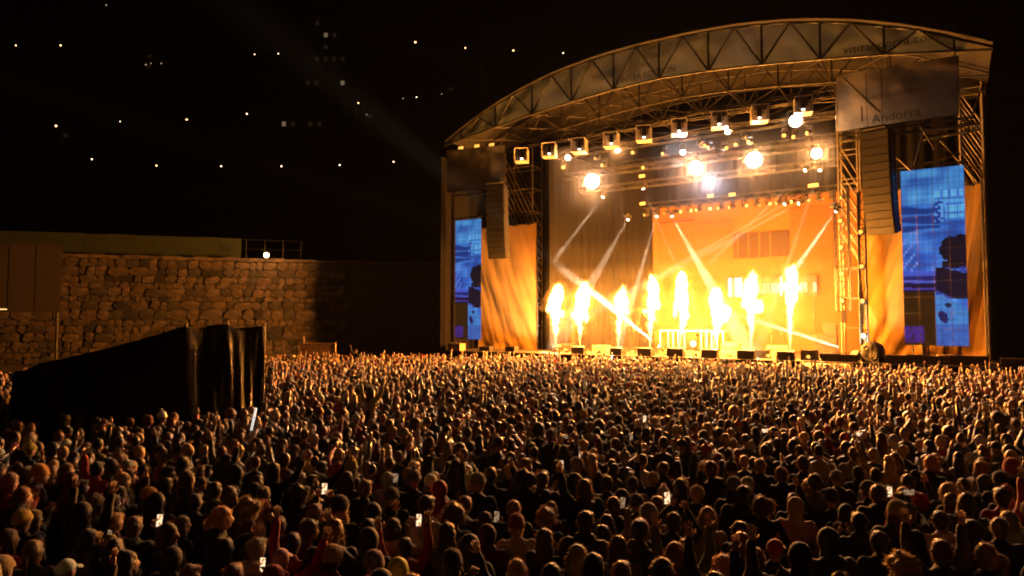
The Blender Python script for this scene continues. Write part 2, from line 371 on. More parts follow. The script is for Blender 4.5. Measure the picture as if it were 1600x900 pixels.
# --- houses with lit windows
M_['facade'] = mat('dark_facade', (.09,.08,.07), .9, noise=.3, nscale=.3)
M_['rooftile'] = mat('dark_roof', (.05,.04,.035), .9)
M_['win_lit'] = mat('lit_window', (.5,.4,.3), .4, emit=(1,.72,.42), estr=.14)
M_['win_dim'] = mat('dim_window', (.3,.3,.3), .4, emit=(1,.62,.3), estr=.008)
M_['win_off'] = mat('unlit_window', (.01,.01,.012), .6, spec=.1)
def house(label, px, py_base, w, h, d, floors, ncol, lit):
    p = on_hill(px, py_base, 0)
    H = thing('apartment_block', label, 'building', loc=p, group='houses on the hillside')
    MB().box((0,d/2,h/2-2),(w,d,h+4)).build('wall', M_['facade'], H)
    rf = MB().add([(-w/2-.6,-.6,h),(w/2+.6,-.6,h),(w/2+.6,d+.6,h),(-w/2-.6,d+.6,h),(-w/2-.6,d/2,h+w*.16),(w/2+.6,d/2,h+w*.16)],
       [(0,1,5,4),(2,3,4,5),(0,4,3),(1,2,5),(0,3,2,1)]).build('roof', M_['rooftile'], H)
    MB().box((w*.2,d*.3,h+w*.14),(.9,.9,2)).build('chimney', M_['facade'], rf)
    for f in range(floors):
        for c in range(ncol):
            x = -w/2+w*(c+.5)/ncol; zz = h*(f+.55)/floors; k = lit.get((f,c),0)
            ww = MB().box((x,-.06,zz),(w/ncol*.42, .12, h/floors*.34)).build('window', M_[('win_off','win_dim','win_lit')[k]], H)
            MB().box((x,-.14,zz-h/floors*.25),(w/ncol*.7,.3,.12)).build('sill', M_['facade'], ww)
house('tall apartment block with rows of lit windows high on the dark hill', 508, 140, 16, 27, 10, 6, 5, {(0,0):1,(0,1):1,(0,4):2,(2,1):1,(2,2):1,(2,3):1,(2,4):1,(3,2):1,(4,2):2,(4,3):1,(5,1):1})
house('wide dim building below the tall block on the hill', 478, 205, 14, 7, 8, 2, 6, {(0,0):2,(0,1):1,(0,3):1,(0,4):1})
house('small dark house beside the faint lights at upper left of the hill', 240, 112, 16, 9, 8, 2, 4, {(0,1):1,(1,1):1})
house('dark house below the warm street light at far left', 84, 222, 9, 6, 7, 2, 3, {(0,2):1})
house('dark house right of the small lit building on the slope', 578, 190, 9, 6, 7, 2, 3, {(0,1):1})
house('flat house behind the stage roof end', 712, 160, 12, 6, 7, 2, 4, {(1,1):1})
# --- unlit floodlight mast behind the stage
mb = at_y(752,400,84)
ms = thing('floodlight_mast', 'tall unlit floodlight mast with lamp rack behind the stage', 'mast', loc=(mb.x,84,3))
hm = at_y(752,12,84).z-3
bar(ms,(0,0,-3),(0,0,hm),.28,M_['steel'],'mast_pole')
for r in range(3):
    bar(ms,(-2.6,0,hm-1.2+r*1.3),(2.6,0,hm-1.2+r*1.3),.08,M_['steel'],'crossbar')
    for c in range(5): MB().box((-2.2+c*1.1,-.25,hm-1.2+r*1.3),(.8,.35,.7)).build('floodlight', M_['alu'], ms)

# ================================================================ the stage
SM = Matrix.Translation(SO) @ SROT
RW = 18.2
def zu(u): return 18.45+4.35*(1-min(1,abs(u)/RW)**2.38)
def zl(u): return 18.3+2.0*(1-min(1,abs(u)/RW)**1.55)
def sthing(name, label, cat, u=0, v=0, z=0, group=None, rz=0):
    return thing(name, label, cat, group=group, M=stage_M(u,v,z) @ Matrix.Rotation(rz,4,'Z'))
def text_part(s, p0, p1, parent, m, v, height=None, name='lettering'):
    """flat printed lettering between two (u, z) points of the stage front"""
    cu = bpy.data.curves.new('t','FONT'); cu.body = s; cu.resolution_u = 3; ob = bpy.data.objects.new('t',cu); COL.objects.link(ob)
    dg = bpy.context.evaluated_depsgraph_get(); me = bpy.data.meshes.new_from_object(ob.evaluated_get(dg))
    bpy.data.objects.remove(ob); n = len(me.vertices); co = np.zeros(n*3); me.vertices.foreach_get('co',co); co = co.reshape(-1,3)
    x0,x1 = co[:,0].min(), co[:,0].max(); L = math.hypot(p1[0]-p0[0],p1[1]-p0[1]); k = L/(x1-x0)
    ky = k if height is None else height/max(.01,(co[:,1].max()-min(0,co[:,1].min())))
    a = math.atan2(p1[1]-p0[1],p1[0]-p0[0]); X = (co[:,0]-x0)*k; Z = co[:,1]*ky
    out = np.stack([p0[0]+X*math.cos(a)-Z*math.sin(a), np.full(n,v), p0[1]+X*math.sin(a)+Z*math.cos(a)],1)
    me.vertices.foreach_set('co', out.ravel()); me.materials.clear(); me.materials.append(m); me.update(); me.name = name
    return link(name, me, parent)
# --- platform
st = sthing('stage_platform', 'long low festival stage deck with dark skirt in front', 'stage')
def stage_box(nm, m, u0,u1,v0,v1,z0,z1, par): return MB().box(((u0+u1)/2,(v0+v1)/2,(z0+z1)/2),(u1-u0,v1-v0,z1-z0)).build(nm, m, par)
for k in range(18): stage_box('deck_panel', M_['deck'], -18.2+k*2.0222,-18.2+(k+1)*2.0222-.012,-.6,13,FLOOR-.12,FLOOR, st)
sk = MB().grid(lambda a,b: (-18.2+36.4*a, -.5+.05*math.sin(a*420)+.04*nz((a*60,b,0)), (FLOOR-.13)*(1-b)), 300, 2).build('skirt', M_['drape'], st, True)
stage_box('front_edge', M_['alu'], -18.2,18.2,-.64,-.605,FLOOR-.1,FLOOR-.02, st)
# --- roof
rf = sthing('stage_roof', 'arched stage roof with pale banner fascia and lattice girders', 'roof')
memb = MB().grid(lambda a,b: (-RW+2*RW*a, -.25+13.6*b, zu(-RW+2*RW*a)+.28), 60, 6)
memb.build('roof_membrane', M_['membrane'], rf, True)
BU1 = pl(1507,60,-.1)[0]
def ban(a,b):
    u = -RW+.05+(BU1+RW)*a; z0, z1 = zl(u)+.02, zu(u)+.16
    return (u, -.12+.05*nz((u*.9,b*2,1))+.03*nz((u*2.6,b*4,4)), z0+(z1-z0)*b)
bn = MB().grid(ban, 150, 10).build('fascia_banner', M_['banner'], rf, True)
ends = [pl(1318,86,-.1), pl(1466,63,-.1)]
text_part('visitandorra.com', ends[0], ends[1], bn, M_['print'], -.24)
text_part('WINTER EDITION', pl(958,134,-.1), pl(1056,112,-.1), bn, M_['print'], -.24, .42)
for i,s in enumerate(('ANDORRA','MOUNTAIN','MUSIC')):
    text_part(s, pl(1003,82+i*13,-.1), pl(1003+(47,47,30)[i],82+i*13-(8,8,5)[i],-.1), bn, M_['logo'], -.24, .42)
for i in range(5):
    a = pl(985+i*3.6,116-i*.8,-.1); b = pl(985+i*3.6,84-i*4,-.1)
    MB().box((a[0],-.235,(a[1]+b[1])/2),(.07,.01,b[1]-a[1])).build('logo_stripe', M_['logo'], bn)
NODE = 3.3
for v, rr in ((-.34,.085),(4.3,.07),(8.8,.07),(12.8,.06)):
    us = [NODE*k for k in range(-5,6)]; hs = [NODE*(k+.5) for k in range(-5,5)]
    lowp = [(-RW,v,zl(-RW))]+[(u,v,zl(u)) for u in us]+[(RW,v,zl(RW))]; upp = [(-RW,v,zu(-RW))]+[(u,v,zu(u)) for u in hs]+[(RW,v,zu(RW))]
    m = M_['steel'] if v < 0 else M_['alu']
    for P in (lowp, upp):
        for a,b in zip(P,P[1:]): bar(rf,a,b,rr*.9,m,'chord')
    for k in range(-5,6):
        u = NODE*k; bar(rf,(u,v,zl(u)),(u,v,zu(u)),rr*.85,m,'upright')
        for q in (-.5,.5):
            uu = NODE*(k+q)
            if abs(uu) < RW-1: bar(rf,(u,v,zl(u)),(uu,v,zu(uu)),rr*.7,m,'brace')
for k in range(-5,6):
    u = NODE*k
    for a,b in ((-.3,4.3),(4.3,8.8),(8.8,12.8)):
        bar(rf,(u,a,zl(u)-.02),(u,b,zl(u)-.02),.06,M_['alu'],'purlin')
        bar(rf,(u,a,zl(u)-.03),(u+(NODE if k<0 else -NODE if k>0 else 0),b,zl(u+(NODE if k<0 else -NODE if k>0 else 0))-.03),.04,M_['alu'],'wind_brace')
for (a,b) in (((10.4,0),(17.6,0)),((-17.6,0),(-10.4,0))):
    pass
# --- towers
def tower(label, u0,u1,v0,v1,z0,z1, step=1.9, diag=(0,99), par=.8):
    T = sthing('scaffold_tower', label, 'tower', (u0+u1)/2,(v0+v1)/2,z0, group='scaffold towers of the stage')
    a, b, H = (u1-u0)/2,(v1-v0)/2, z1-z0
    for x in (-a,a):
        for y in (-b,b): bar(T,(x,y,0),(x,y,H),.06,M_['galv'],'post')
    z = step
    while z < H:
        for y in (-b,b): bar(T,(-a,y,z),(a,y,z),.035,M_['galv'],'rung')
        for x in (-a,a): bar(T,(x,-b,z),(x,b,z),.035,M_['galv'],'rung')
        z += step
    z = diag[0]
    while z < min(H,diag[1])-.3:
        for y in (-b,b):
            drop = min(2.9*(2*a)/1.5, z)
            if drop > .4: bar(T,(-a,y,z),(a,y,z-drop),.045,M_['galv'],'diagonal')
        z += par
    return T
tu = [pl(790,300,4.8)[0], pl(833,300,4.8)[0]]
tower('yellow lit scaffold tower left of the stage opening', tu[0],tu[1],4.7,6.2,FLOOR,18.4, diag=(8.2,99))
tu = [pl(1311,300,4.8)[0], pl(1341,300,4.8)[0]]
tower('scaffold tower right of the stage opening beside the big speaker hang', tu[0],tu[1],4.7,6.2,FLOOR,18.6, diag=(8.2,14.2))
tu = [pl(1503,300,4.8)[0], pl(1539,300,4.8)[0]]
tower('outermost scaffold tower at the right end of the stage', tu[0],tu[1],4.7,6.2,FLOOR,18.2, step=2.3)
tu = [pl(703,300,4.8)[0], pl(719,300,4.8)[0]]
tower('outermost scaffold tower at the left end of the stage', tu[0],tu[1],4.7,6.2,FLOOR,17.8, diag=(9,99), par=2.2)
def truss(label, P0, P1, h=.5, n=10, m=None, group='lighting trusses', name='lighting_truss', r=.035):
    m = m or M_['alu']; P0 = Vector(P0); P1 = Vector(P1); d = P1-P0
    T = sthing(name, label, 'truss', *P0, group=group)
    perp = Vector((0,1,0)) if abs(d.y) < abs(d.x) or abs(d.z)>0 else Vector((1,0,0))
    up = Vector((0,0,1)) if abs(d.z) < d.length*.5 else Vector((1,0,0))
    offs = [perp*(sx*h/2)+up*(sz*h/2) for sx in (-1,1) for sz in (-1,1)]
    for o in offs: bar(T, o, o+d, r, m, 'chord')
    for k in range(n):
        a = d*(k/n); b = d*((k+1)/n)
        for (i,j) in ((0,1),(2,3),(0,2)):
            x,y = (offs[i],offs[j]) if k%2 else (offs[j],offs[i])
            bar(T, a+x, b+y, r*.6, m, 'brace')
    return T
truss('front lighting truss carrying the covered moving lights', (-11.5,1.6,18.0),(10.4,1.6,18.0),.5,16)
truss('second lighting truss carrying the big white blinders', (-10,5,15.75),(10.2,5,15.75),.45,14)
truss('third lighting truss behind the big white lamps', (-10,7.6,15.0),(10.2,7.6,15.0),.45,14)
truss('low rear truss with a row of small lamps above the backdrop', (-5.6,10.6,13.75),(11.5,10.6,13.75),.4,14)
truss('high middle lighting truss just under the roof', (-10,3.3,17.1),(10.3,3.3,17.1),.4,14)
wr0 = pl(1310,209,-.4); wr1 = pl(1500,182,-.4)
truss('header truss under the right wing banner', (wr0[0],-.2,wr0[1]-.25),(wr1[0]+.6,-.2,wr1[1]-.25),.36,9)
q0 = pl(1442,214,2.0); q1 = pl(1532,197,2.0)
truss('short rear header truss above the right video screen', (q0[0],2,q0[1]),(q1[0],2,q1[1]),.36,6)
wl0 = pl(703,302,-.4); wl1 = pl(790,296,-.4)
truss('header truss under the left wing banner', (wl0[0],-.2,wl0[1]),(wl1[0],-.2,wl1[1]),.36,8)
# loose cross braces above the right screen
cbr = sthing('wing_bracing', 'crossing scaffold braces above the right video screen', 'brace')
for (xa,ya,xb,yb,v) in ((1389,235,1423,266,.6),(1470,220,1528,285,1.6),(1437,195,1460,232,.6),(1445,200,1428,262,1.4),(1500,240,1420,262,1.6),(1536,130,1510,210,.6)):
    a = pl(xa,ya,v); b = pl(xb,yb,v); bar(cbr,(a[0],v,a[1]),(b[0],v,b[1]),.05,M_['alu'])
# --- wing banners
def wing_banner(label, corners, m, grp):
    pts = [pl(x,y,-.3) for x,y in corners]   # TL TR BR BL
    W = sthing('wing_banner', label, 'banner', group=grp)
    def fn(a,b):
        t = [pts[0][i]*(1-a)+pts[1][i]*a for i in (0,1)]; bt = [pts[3][i]*(1-a)+pts[2][i]*a for i in (0,1)]
        u = bt[0]+(t[0]-bt[0])*b; z = bt[1]+(t[1]-bt[1])*b
        return (u, -.45+.07*nz((u*1.1,z*1.1,3))+.05*nz((u*.7+z*2.2,0,8)), z)
    s = MB().grid(fn, 40, 20).build('banner_cloth', m, W, True)
    for i in range(4): bar(W,(pts[i][0],-.38,pts[i][1]),(pts[(i+1)%4][0],-.38,pts[(i+1)%4][1]),.035,M_['steel'],'banner_frame')
    return W, s, pts
WB_, s_, p_ = wing_banner('pale banner hanging over the right wing reading Andorra', ((1307,119),(1497,88),(1497,180),(1307,207)), M_['wingbanner'], 'wing banners')
text_part('Andorra', pl(1362,194,-.5), pl(1440,180,-.5), s_, M_['print'], -.58)
text_part('WINTER EDITION', pl(1350,159,-.5), pl(1444,143,-.5), s_, M_['print'], -.58, .26)
text_part('ANDORRA', pl(1388,124,-.5), pl(1432,116,-.5), s_, M_['logo'], -.58, .34)
text_part('MOUNTAIN MUSIC', pl(1358,141,-.5), pl(1470,123,-.5), s_, M_['logo'], -.58, .4)
MB().box((p_[0][0]+1.3,-.57,p_[0][1]-2.5),(.07,.01,.9)).build('logo_stripe', M_['print'], s_)
a = pl(1318,124,-.3); b = pl(1376,178,-.3); bar(WB_,(a[0],-.6,a[1]),(b[0],-.6,b[1]),.06,M_['steel'],'brace')
wing_banner('creased pale banner hanging over the left wing', ((700,236),(790,227),(790,294),(700,300)), M_['wingbanner'], 'wing banners')
# --- ochre curtains
def curtain(label, px0, px1, ytop, v, seed, swag, grp='ochre side curtains'):
    u0 = pl(px0,450,v)[0]; u1 = pl(px1,450,v)[0]; zt = pl((px0+px1)/2,ytop,v)[1]; Wd = u1-u0
    C = sthing('side_curtain', label, 'curtain', u0, v, FLOOR, group=grp)
    def fn(a,b):
        x = a*Wd; z = (zt-FLOOR)*b
        f = .17*nz((x*.7+z*swag*.8,seed,z*.12)) + .055*nz((x*1.9+z*swag*1.6,seed+5,z*.2)) + .012*nz((x*6+z*swag*3,seed+9,z*.4))
        f += .25*max(0,1-z/1.6)*nz((x*.9,seed,z*1.3))
        return (x + .05*nz((a*3,b*4,seed)), f*1.1, z - .12*math.sin(a*math.pi*4)**2*b)
    MB().grid(fn, 110, 60).build('curtain_cloth', M_['curtain'], C, True)
    bar(C,(0,.05,zt-FLOOR),(Wd,.05,zt-FLOOR),.04,M_['alu'],'curtain_rail')
    for x in (-.02,Wd+.03): bar(C,(x,.0,0),(x,.0,zt-FLOOR+.15),.06,M_['alu'],'curtain_post')
    return C
curtain('billowing ochre curtain right of the left video screen', 748, 839, 352, 4.2, 1, .42)
curtain('ochre curtain with bright raking folds behind the right speaker hang', 1346, 1440, 296, 4.3, 20, -.5)
curtain('narrow ochre curtain strip right of the right video screen', 1440, 1538, 290, 4.1, 33, -.28)
# --- black drapes
def drape(label, a, b, z0, z1, wav=.14, grp='black stage drapes'):
    a = Vector((*a,0)); b = Vector((*b,0)); d = b-a; L = d.length; t = d/L; n = Vector((-t.y,t.x,0))
    D = sthing('black_drape', label, 'drape', a.x, a.y, z0, group=grp)
    def fn(p,q):
        s = p*L; f = wav*(math.sin(s*5.2+1.5*nz((s*.5,0,0)))+.6*math.sin(s*9.7))*(.6+.4*nz((s*.7,1,0))); w = t*s+n*f
        return (w.x, w.y, (z1-z0)*q)
    MB().grid(fn, int(L*12), 6).build('drape_cloth', M_['drape'], D, True)
    bar(D,(0,0,z1-z0),(d.x,d.y,z1-z0),.04,M_['steel'],'drape_rail'); return D
drape('black side drape along the left inside of the stage', (-10.1,2.6),(-9.6,12.2), FLOOR, 17.6)
drape('black rear drape left of the orange backdrop', (-9.5,12.3),(-5.2,12.3), FLOOR, 17.6)
drape('wide black drape hanging high behind the lighting trusses', (-9.5,12.75),(15,12.75), 10, 18.3)
drape('black masking drape behind the left wing', (-18,6.6),(-10.4,6.6), FLOOR, 17.6)
drape('black masking drape behind the right wing', (12.4,6.6),(18.2,6.6), FLOOR, 17.8)
drape('black drape added at the left stage end to shade the wall', (-18.5,-.35),(-18.5,6.6), 0, 17.4)  # added to keep stage light off the right part of the stone wall
drape('black screen wall standing right of the stage', (17.8,7.0),(31,7.0), 0.0, 13)
# --- backdrop
bd = sthing('backdrop', 'orange lit backdrop at the rear of the stage printed with a facade', 'backdrop', 0, 12, FLOOR)
B0, B1, BZ = -5.3, 14.5, 11.9
MB().grid(lambda a,b: (B0+(B1-B0)*a, .04*nz((a*30,b*2,0)), BZ*b), 80, 6).build('backdrop_cloth', M_['backdrop'], bd, True)
def bprint(nm,x0,y0,x1,y1,m,dv):
    a = pl(x0,y1,11.9); b = pl(x1,y0,11.9)
    return MB().box(((a[0]+b[0])/2,-dv,(a[1]+b[1])/2-FLOOR),(b[0]-a[0],.02,b[1]-a[1])).build(nm,m,bd)
bprint('printed_window',1146,360,1232,404,M_['backprint'],.1)
for x in (1152,1169,1186,1203): bprint('printed_bar',x,363,x+1.6,404,M_['backprint2'],.13)
bprint('printed_panel',1088,342,1145,405,M_['backprint2'],.07)
bprint('printed_panel',1028,338,1085,412,M_['backprint2'],.07)
bprint('printed_panel',1236,320,1300,420,M_['backprint2'],.07)
bprint('printed_panel',1150,480,1225,540,M_['backprint2'],.07)
bprint('printed_panel',1030,345,1084,347,M_['backprint'],.09)
# led strip with glyph like bars
def led_panel(parent, u0,u1,z0,z1,v, fn, nx, ny, full, m, name='led_panel'):
    """one screen panel: cells coloured by fn(x,y) over the whole picture 'full'"""
    fu0,fu1,fz0,fz1 = full; verts=[]; faces=[]; cols=[]
    for j in range(ny+1):
        for i in range(nx+1): verts.append((u0+(u1-u0)*i/nx, v, z0+(z1-z0)*j/ny))
    for j in range(ny):
        for i in range(nx):
            faces.append((j*(nx+1)+i, j*(nx+1)+i+1, (j+1)*(nx+1)+i+1, (j+1)*(nx+1)+i))
            cu = u0+(u1-u0)*(i+.5)/nx; cz = z0+(z1-z0)*(j+.5)/ny
            cols.append(fn((cu-fu0)/(fu1-fu0), 1-(cz-fz0)/(fz1-fz0)))
    n = len(verts); B = .05    # shallow housing behind the face
    verts += [(u0,v+B,z0),(u1,v+B,z0),(u1,v+B,z1),(u0,v+B,z1)]
    c = [0,nx,(ny+1)*(nx+1)-1,ny*(nx+1)]
    for k in range(4): faces.append((c[k], n+k, n+(k+1)%4, c[(k+1)%4])); cols.append((0,0,0))
    faces.append((n+3,n+2,n+1,n)); cols.append((0,0,0))
    me = bpy.data.meshes.new(name); me.from_pydata(verts,[],faces); me.materials.append(m)
    ca = me.color_attributes.new('Col','FLOAT_COLOR','CORNER'); flat = []
    for f,cc in zip(faces,cols): flat += [cc[0],cc[1],cc[2],1]*len(f)
    ca.data.foreach_set('color', flat); return link(name, me, parent)
M_['screen'] = mat_screen('video_screen', 1.0); M_['strip'] = mat_screen('led_strip', 1.0)
def strip_fn(x,y):
    r = random.Random(int(x*46)*7+1); r2 = random.Random(int(x*46)*31+int(y*5))
    if x < .17: v = 1.3 if r.random() < .7 else .2; return (v,v*.85,v*.95)
    if .60<x<.62 or .25<x<.265: return (1.4,1.1,1.1)
    v = .55 if (r.random()<.5 and .3<y<.8 and r2.random()<.75) else .0
    return (v*1.0,v*.55,v*.8)
ls = sthing('led_strip', 'violet and white led strip glowing across the backdrop', 'screen', 0, 11.6, 0)
a = pl(1138,464,11.6); b = pl(1276,430,11.6)
for k in range(4):
    x0 = a[0]+(b[0]-a[0])*k/4; led_panel(ls,x0,x0+(b[0]-a[0])/4-.01,a[1],b[1],0,strip_fn,12,6,(a[0],b[0],a[1],b[1]),M_['strip'])
for x in (a[0]+.2,b[0]-.2): bar(ls,(x,.1,FLOOR),(x,.1,a[1]),.03,M_['steel'],'stand')
# --- video screens
def vid(x,y):
    X, Y_ = int(x*48), int(y*176); r = random.Random((X//2)*131+(Y_//2)*7)
    n1 = nz((x*2.2,y*7,1)); n2 = nz((x*1.2,y*30,4)); n3 = nz((x*9,y*30,2)); n4 = nz((x*5+y*9,y*6-x*3,6))
    l = max(0,min(1,.5+.6*n1+.3*n2+.25*n4)); up = max(0,1-y/.5)
    c = [.035+.15*l*l+.05*up*l, .07+.32*l*l+.2*up*l, .33+.58*l]
    if x<.6 and .2<y<.36: k = max(0,math.sin(y*105+n2*5)); c = [.02+.05*k,.04+.14*k,.24+.42*k]
    if .55<x<.97 and .125<y<.18: c = [.20,.42,.80] if (X%6>1 and Y_%10>2) else [.08,.17,.62]
    if .70<x<.97 and .205<y<.29: c = [.18,.42,.78] if (X%7>0 and Y_%9>1) else [.06,.14,.6]
    if .52<x<.66 and .19<y<.31: c = [.16,.30,.75] if r.random()<.35 else [.02,.04,.30]
    if x<.26 and .36<y<.60: c = [.22,.25,.8] if ((X//2+Y_//3)%4==0 and r.random()<.8) else c
    if .58<y<.70 and x<.6:
        k = math.sin(y*150+n2*2); c = [.03,.02,.16] if k<0 else [.09,.10,.62]
        if y>.655: c = [.02,.008,.03] if k<.35 else [.10,.04,.34]
    g = (.80+.2*(X%4!=0))*(.82+.18*(Y_%5!=0)); c = [q*g for q in c]
    if .70<y and x<.5:
        c = [.055,.014,.004]
        if .89<y<.985 and x<.32: c = [.08,.02,.24] if r.random()<.8 else [.06,.015,.05]
    hx,hy = (x-.86)/.27,(y-.465)/.078
    if hx*hx+hy*hy < 1+.5*n3: c = [.014,.006,.014]
    if x>.62 and .53<y<.575: c = [.014,.006,.014]
    if y>.565 and x>.52 and y<.74:
        if y-.565 > (x-.62)*.02 and y < .70+(x-.58)*.18 and y > .60+(x-.98)*.10*-1*-1: c = [.016,.007,.02]
        elif r.random()<.7: c = [.05,.04,.30]
    if y>.715 and x>.50 and y > .70+(x-.52)*.20:
        k = .5+.5*n3; c = [(.06+.07*k)*g,(.13+.16*k)*g,(.48+.28*k)*g]
        if ((x-.70)/.05)**2+((y-.775)/.014)**2<1: c = [.02,.015,.07]
        if ((x-.62-(y-.84)*.8)/.07)**2+((y-.84)/.035)**2<1: c = [.025,.015,.10]
        if y>.88: c = [c[0]*.8,c[1]*.6,c[2]*.8]
    return (max(0,c[0])*.62, max(0,c[1])*.98, max(0,c[2])*.92)
def video(label, px0,px1,y0,y1,v):
    a = pl(px0,y1,v); b = pl(px1,y0,v); u0,u1 = a[0],b[0]; z1 = pl((px0+px1)/2,y0,v)[1]; z0 = pl((px0+px1)/2,y1,v)[1]
    X = sthing('video_screen', label, 'screen', group='tall video screens')
    NX,NY = 4,11
    for i in range(NX):
        for j in range(NY):
            led_panel(X,u0+(u1-u0)*i/NX,u0+(u1-u0)*(i+1)/NX-.012,z0+(z1-z0)*j/NY,z0+(z1-z0)*(j+1)/NY-.012,v,vid,12,16,(u0,u1,z0,z1),M_['screen'])
    for k in range(NX): bar(X,(u0+(u1-u0)*(k+.5)/NX,v+.12,FLOOR),(u0+(u1-u0)*(k+.5)/NX,v+.12,z1+.3),.04,M_['steel'],'support_post')
    bar(X,(u0-.1,v+.12,z1+.2),(u1+.1,v+.12,z1+.2),.05,M_['steel'],'hanging_bar')
video('tall blue video screen at the left end of the stage', 711,752,343,530,1.2)
video('tall blue video screen at the right end of the stage', 1414,1506,262,540,1.2)
# --- line array hangs
def line_array(label, px, ytop, ybot, v, toe):
    u, zt = pl(px,ytop,v); zb = pl(px,ybot,v)[1]; n = 13; H = (zt-zb)/n*1.02
    A = sthing('line_array', label, 'loudspeaker', u, v, zt, group='hanging loudspeaker arrays', rz=toe)
    MB().box((0,.1,.15),(1.3,.9,.12)).build('bumper_frame', M_['steel'], A)
    for x in (-.4,.4): bar(A,(x,.1,.2),(x,.1,18.2-zt),.02,M_['steel'],'chain')
    y = z = 0; ang = 0
    cab = MB().box((0,.45,-H/2),(1.5,.9,H*.985)); cab = cab.mesh('cabinet', M_['case'])
    gr = MB().box((0,-.02,-H/2),(1.42,.04,H*.90)).mesh('grille', M_['grille'])
    hw = MB(); 
    for sx in (-.77,.77): hw.box((sx,.3,-H/2),(.04,.3,H*.9)); hw.box((sx,.75,-H/2),(.04,.12,H*.7))
    hw = hw.mesh('rigging_plate', M_['steel'])
    for k in range(n):
        ang = math.radians(1.0+ (k/n)**2*17)
        Mx = Matrix.Translation((0,y,z)) @ Matrix.Rotation(ang,4,'X')
        c = link('speaker_cabinet', cab, A, Mx); link('grille', gr, c); link('rigging_plate', hw, c)
        y += math.sin(ang)*H; z -= math.cos(ang)*H
line_array('curved black loudspeaker hang in front of the left curtain', 773, 289, 402, -.7, math.radians(12))
line_array('large curved black loudspeaker hang in front of the right curtain', 1366, 205, 364, -.7, math.radians(-16))
# --- hanging truss columns at the right of the opening
def column(label, px, y0, y1, v, wpx):
    u, z1 = pl(px,y0,v); z0 = pl(px,y1,v)[1]
    T = sthing('hanging_truss', label, 'truss', u, v, z0, group='hanging truss columns')
    H = z1-z0; h = wpx*.5
    for sx in (-h,h):
        for sy in (-h,h): bar(T,(sx,sy,0),(sx,sy,H),.045,M_['steel'],'chord')
    k = 0; zz = 0
    while zz < H-.5:
        bar(T,((-h if k%2 else h),-h,zz),((h if k%2 else -h),-h,zz+.9),.03,M_['steel'],'brace'); bar(T,(-h,-h,zz),(h,-h,zz),.03,M_['alu'],'rung'); zz += .9; k += 1
    for q in range(4):
        zc = .6+q*(H-1)/4; MB().ell((0,-h-.1,zc),(.16,.2,.2)).build('lamp_can', M_['black'], T, True)
        MB().tube((0,-h-.32,zc),(0,-h-.28,zc),.11,.11,10).build('lamp_lens', M_['lens_amber'], T)
    MB().box((0,0,-.35),(.3,.3,.7)).build('cable_bag', M_['case'], T)
column('hanging truss column with lamps in front of the backdrop right side', 1314, 296, 486, 2.9, .75)
column('narrow hanging truss column beside the right curtain', 1345, 300, 540, 2.2, .38)
# ================================================================ lamps
def aim_M(p, d):
    d = Vector(d).normalized(); return Matrix.Translation(p) @ d.to_track_quat('-Z','Y').to_matrix().to_4x4()
def spot(name, p, d, energy, deg, color, par=None, blend=.4, rad=.06):
    L = bpy.data.lights.new(name,'SPOT'); L.energy = energy; L.spot_size = math.radians(deg); L.spot_blend = blend; L.color = color; L.shadow_soft_size = rad
    o = link(name, L); o.matrix_world = aim_M(p,d)
    if par: o.parent = par; o.matrix_parent_inverse = par.matrix_world.inverted()
    return o
ORD = ('first','second','third','fourth','fifth','sixth','seventh','eighth','ninth','tenth','eleventh','twelfth','thirteenth','fourteenth','fifteenth','sixteenth','seventeenth','eighteenth')
# covered moving lights hanging from the front truss
for i,(px,py) in enumerate(((815,243),(858,235),(905,228),(955,219),(1006,209),(1061,199),(1124,188),(1187,178),(1255,165))):
    u,z = pl(px,py,1.3)
    L = sthing('covered_light', f'moving light in a pale rain cover on the front truss, {ORD[i]} from the left', 'stage light', u, 1.3, z-.5, group='covered moving lights on the front truss', rz=.3+rnd.uniform(-.12,.12))
    MB().box((0,.1,1.15),(.5,.5,.25)).build('base', M_['black'], L)
    for sx in (-.25,.25): MB().box((sx,.1,.78),(.06,.16,.55)).build('yoke_arm', M_['black'], L)
    MB().path([(0,.1,.95),(0,.1,.75),(0,.08,.5),(0,.05,.28)],[.12,.17,.17,.13],10).build('lamp_head', M_['case'], L, True)
    MB().tube((0,.05,.27),(0,.045,.24),.1,.1,10).build('lens', M_['cover_fill'], L)  # added glow that lights the cover from inside
    c = MB()
    c.box((-.5,.1,.5),(.03,.95,1.0)); c.box((.5,.1,.5),(.03,.95,1.0)); c.box((0,.58,.5),(.97,.03,1.0)); c.box((0,.1,.0),(1.0,.95,.03))
    c.build('rain_cover', M_['cover'], L)
    c = MB(); c.box((-.5,-.38,.5),(.06,.04,1.04)); c.box((.5,-.38,.5),(.06,.04,1.04)); c.box((0,-.38,.0),(.94,.04,.06)); c.box((0,-.38,1.0),(.94,.04,.06)); c.build('cover_rim', M_['white'], L)
    bar(L,(0,.1,1.25),(0,.1,18.0-z+.45),.03,M_['steel'],'clamp')
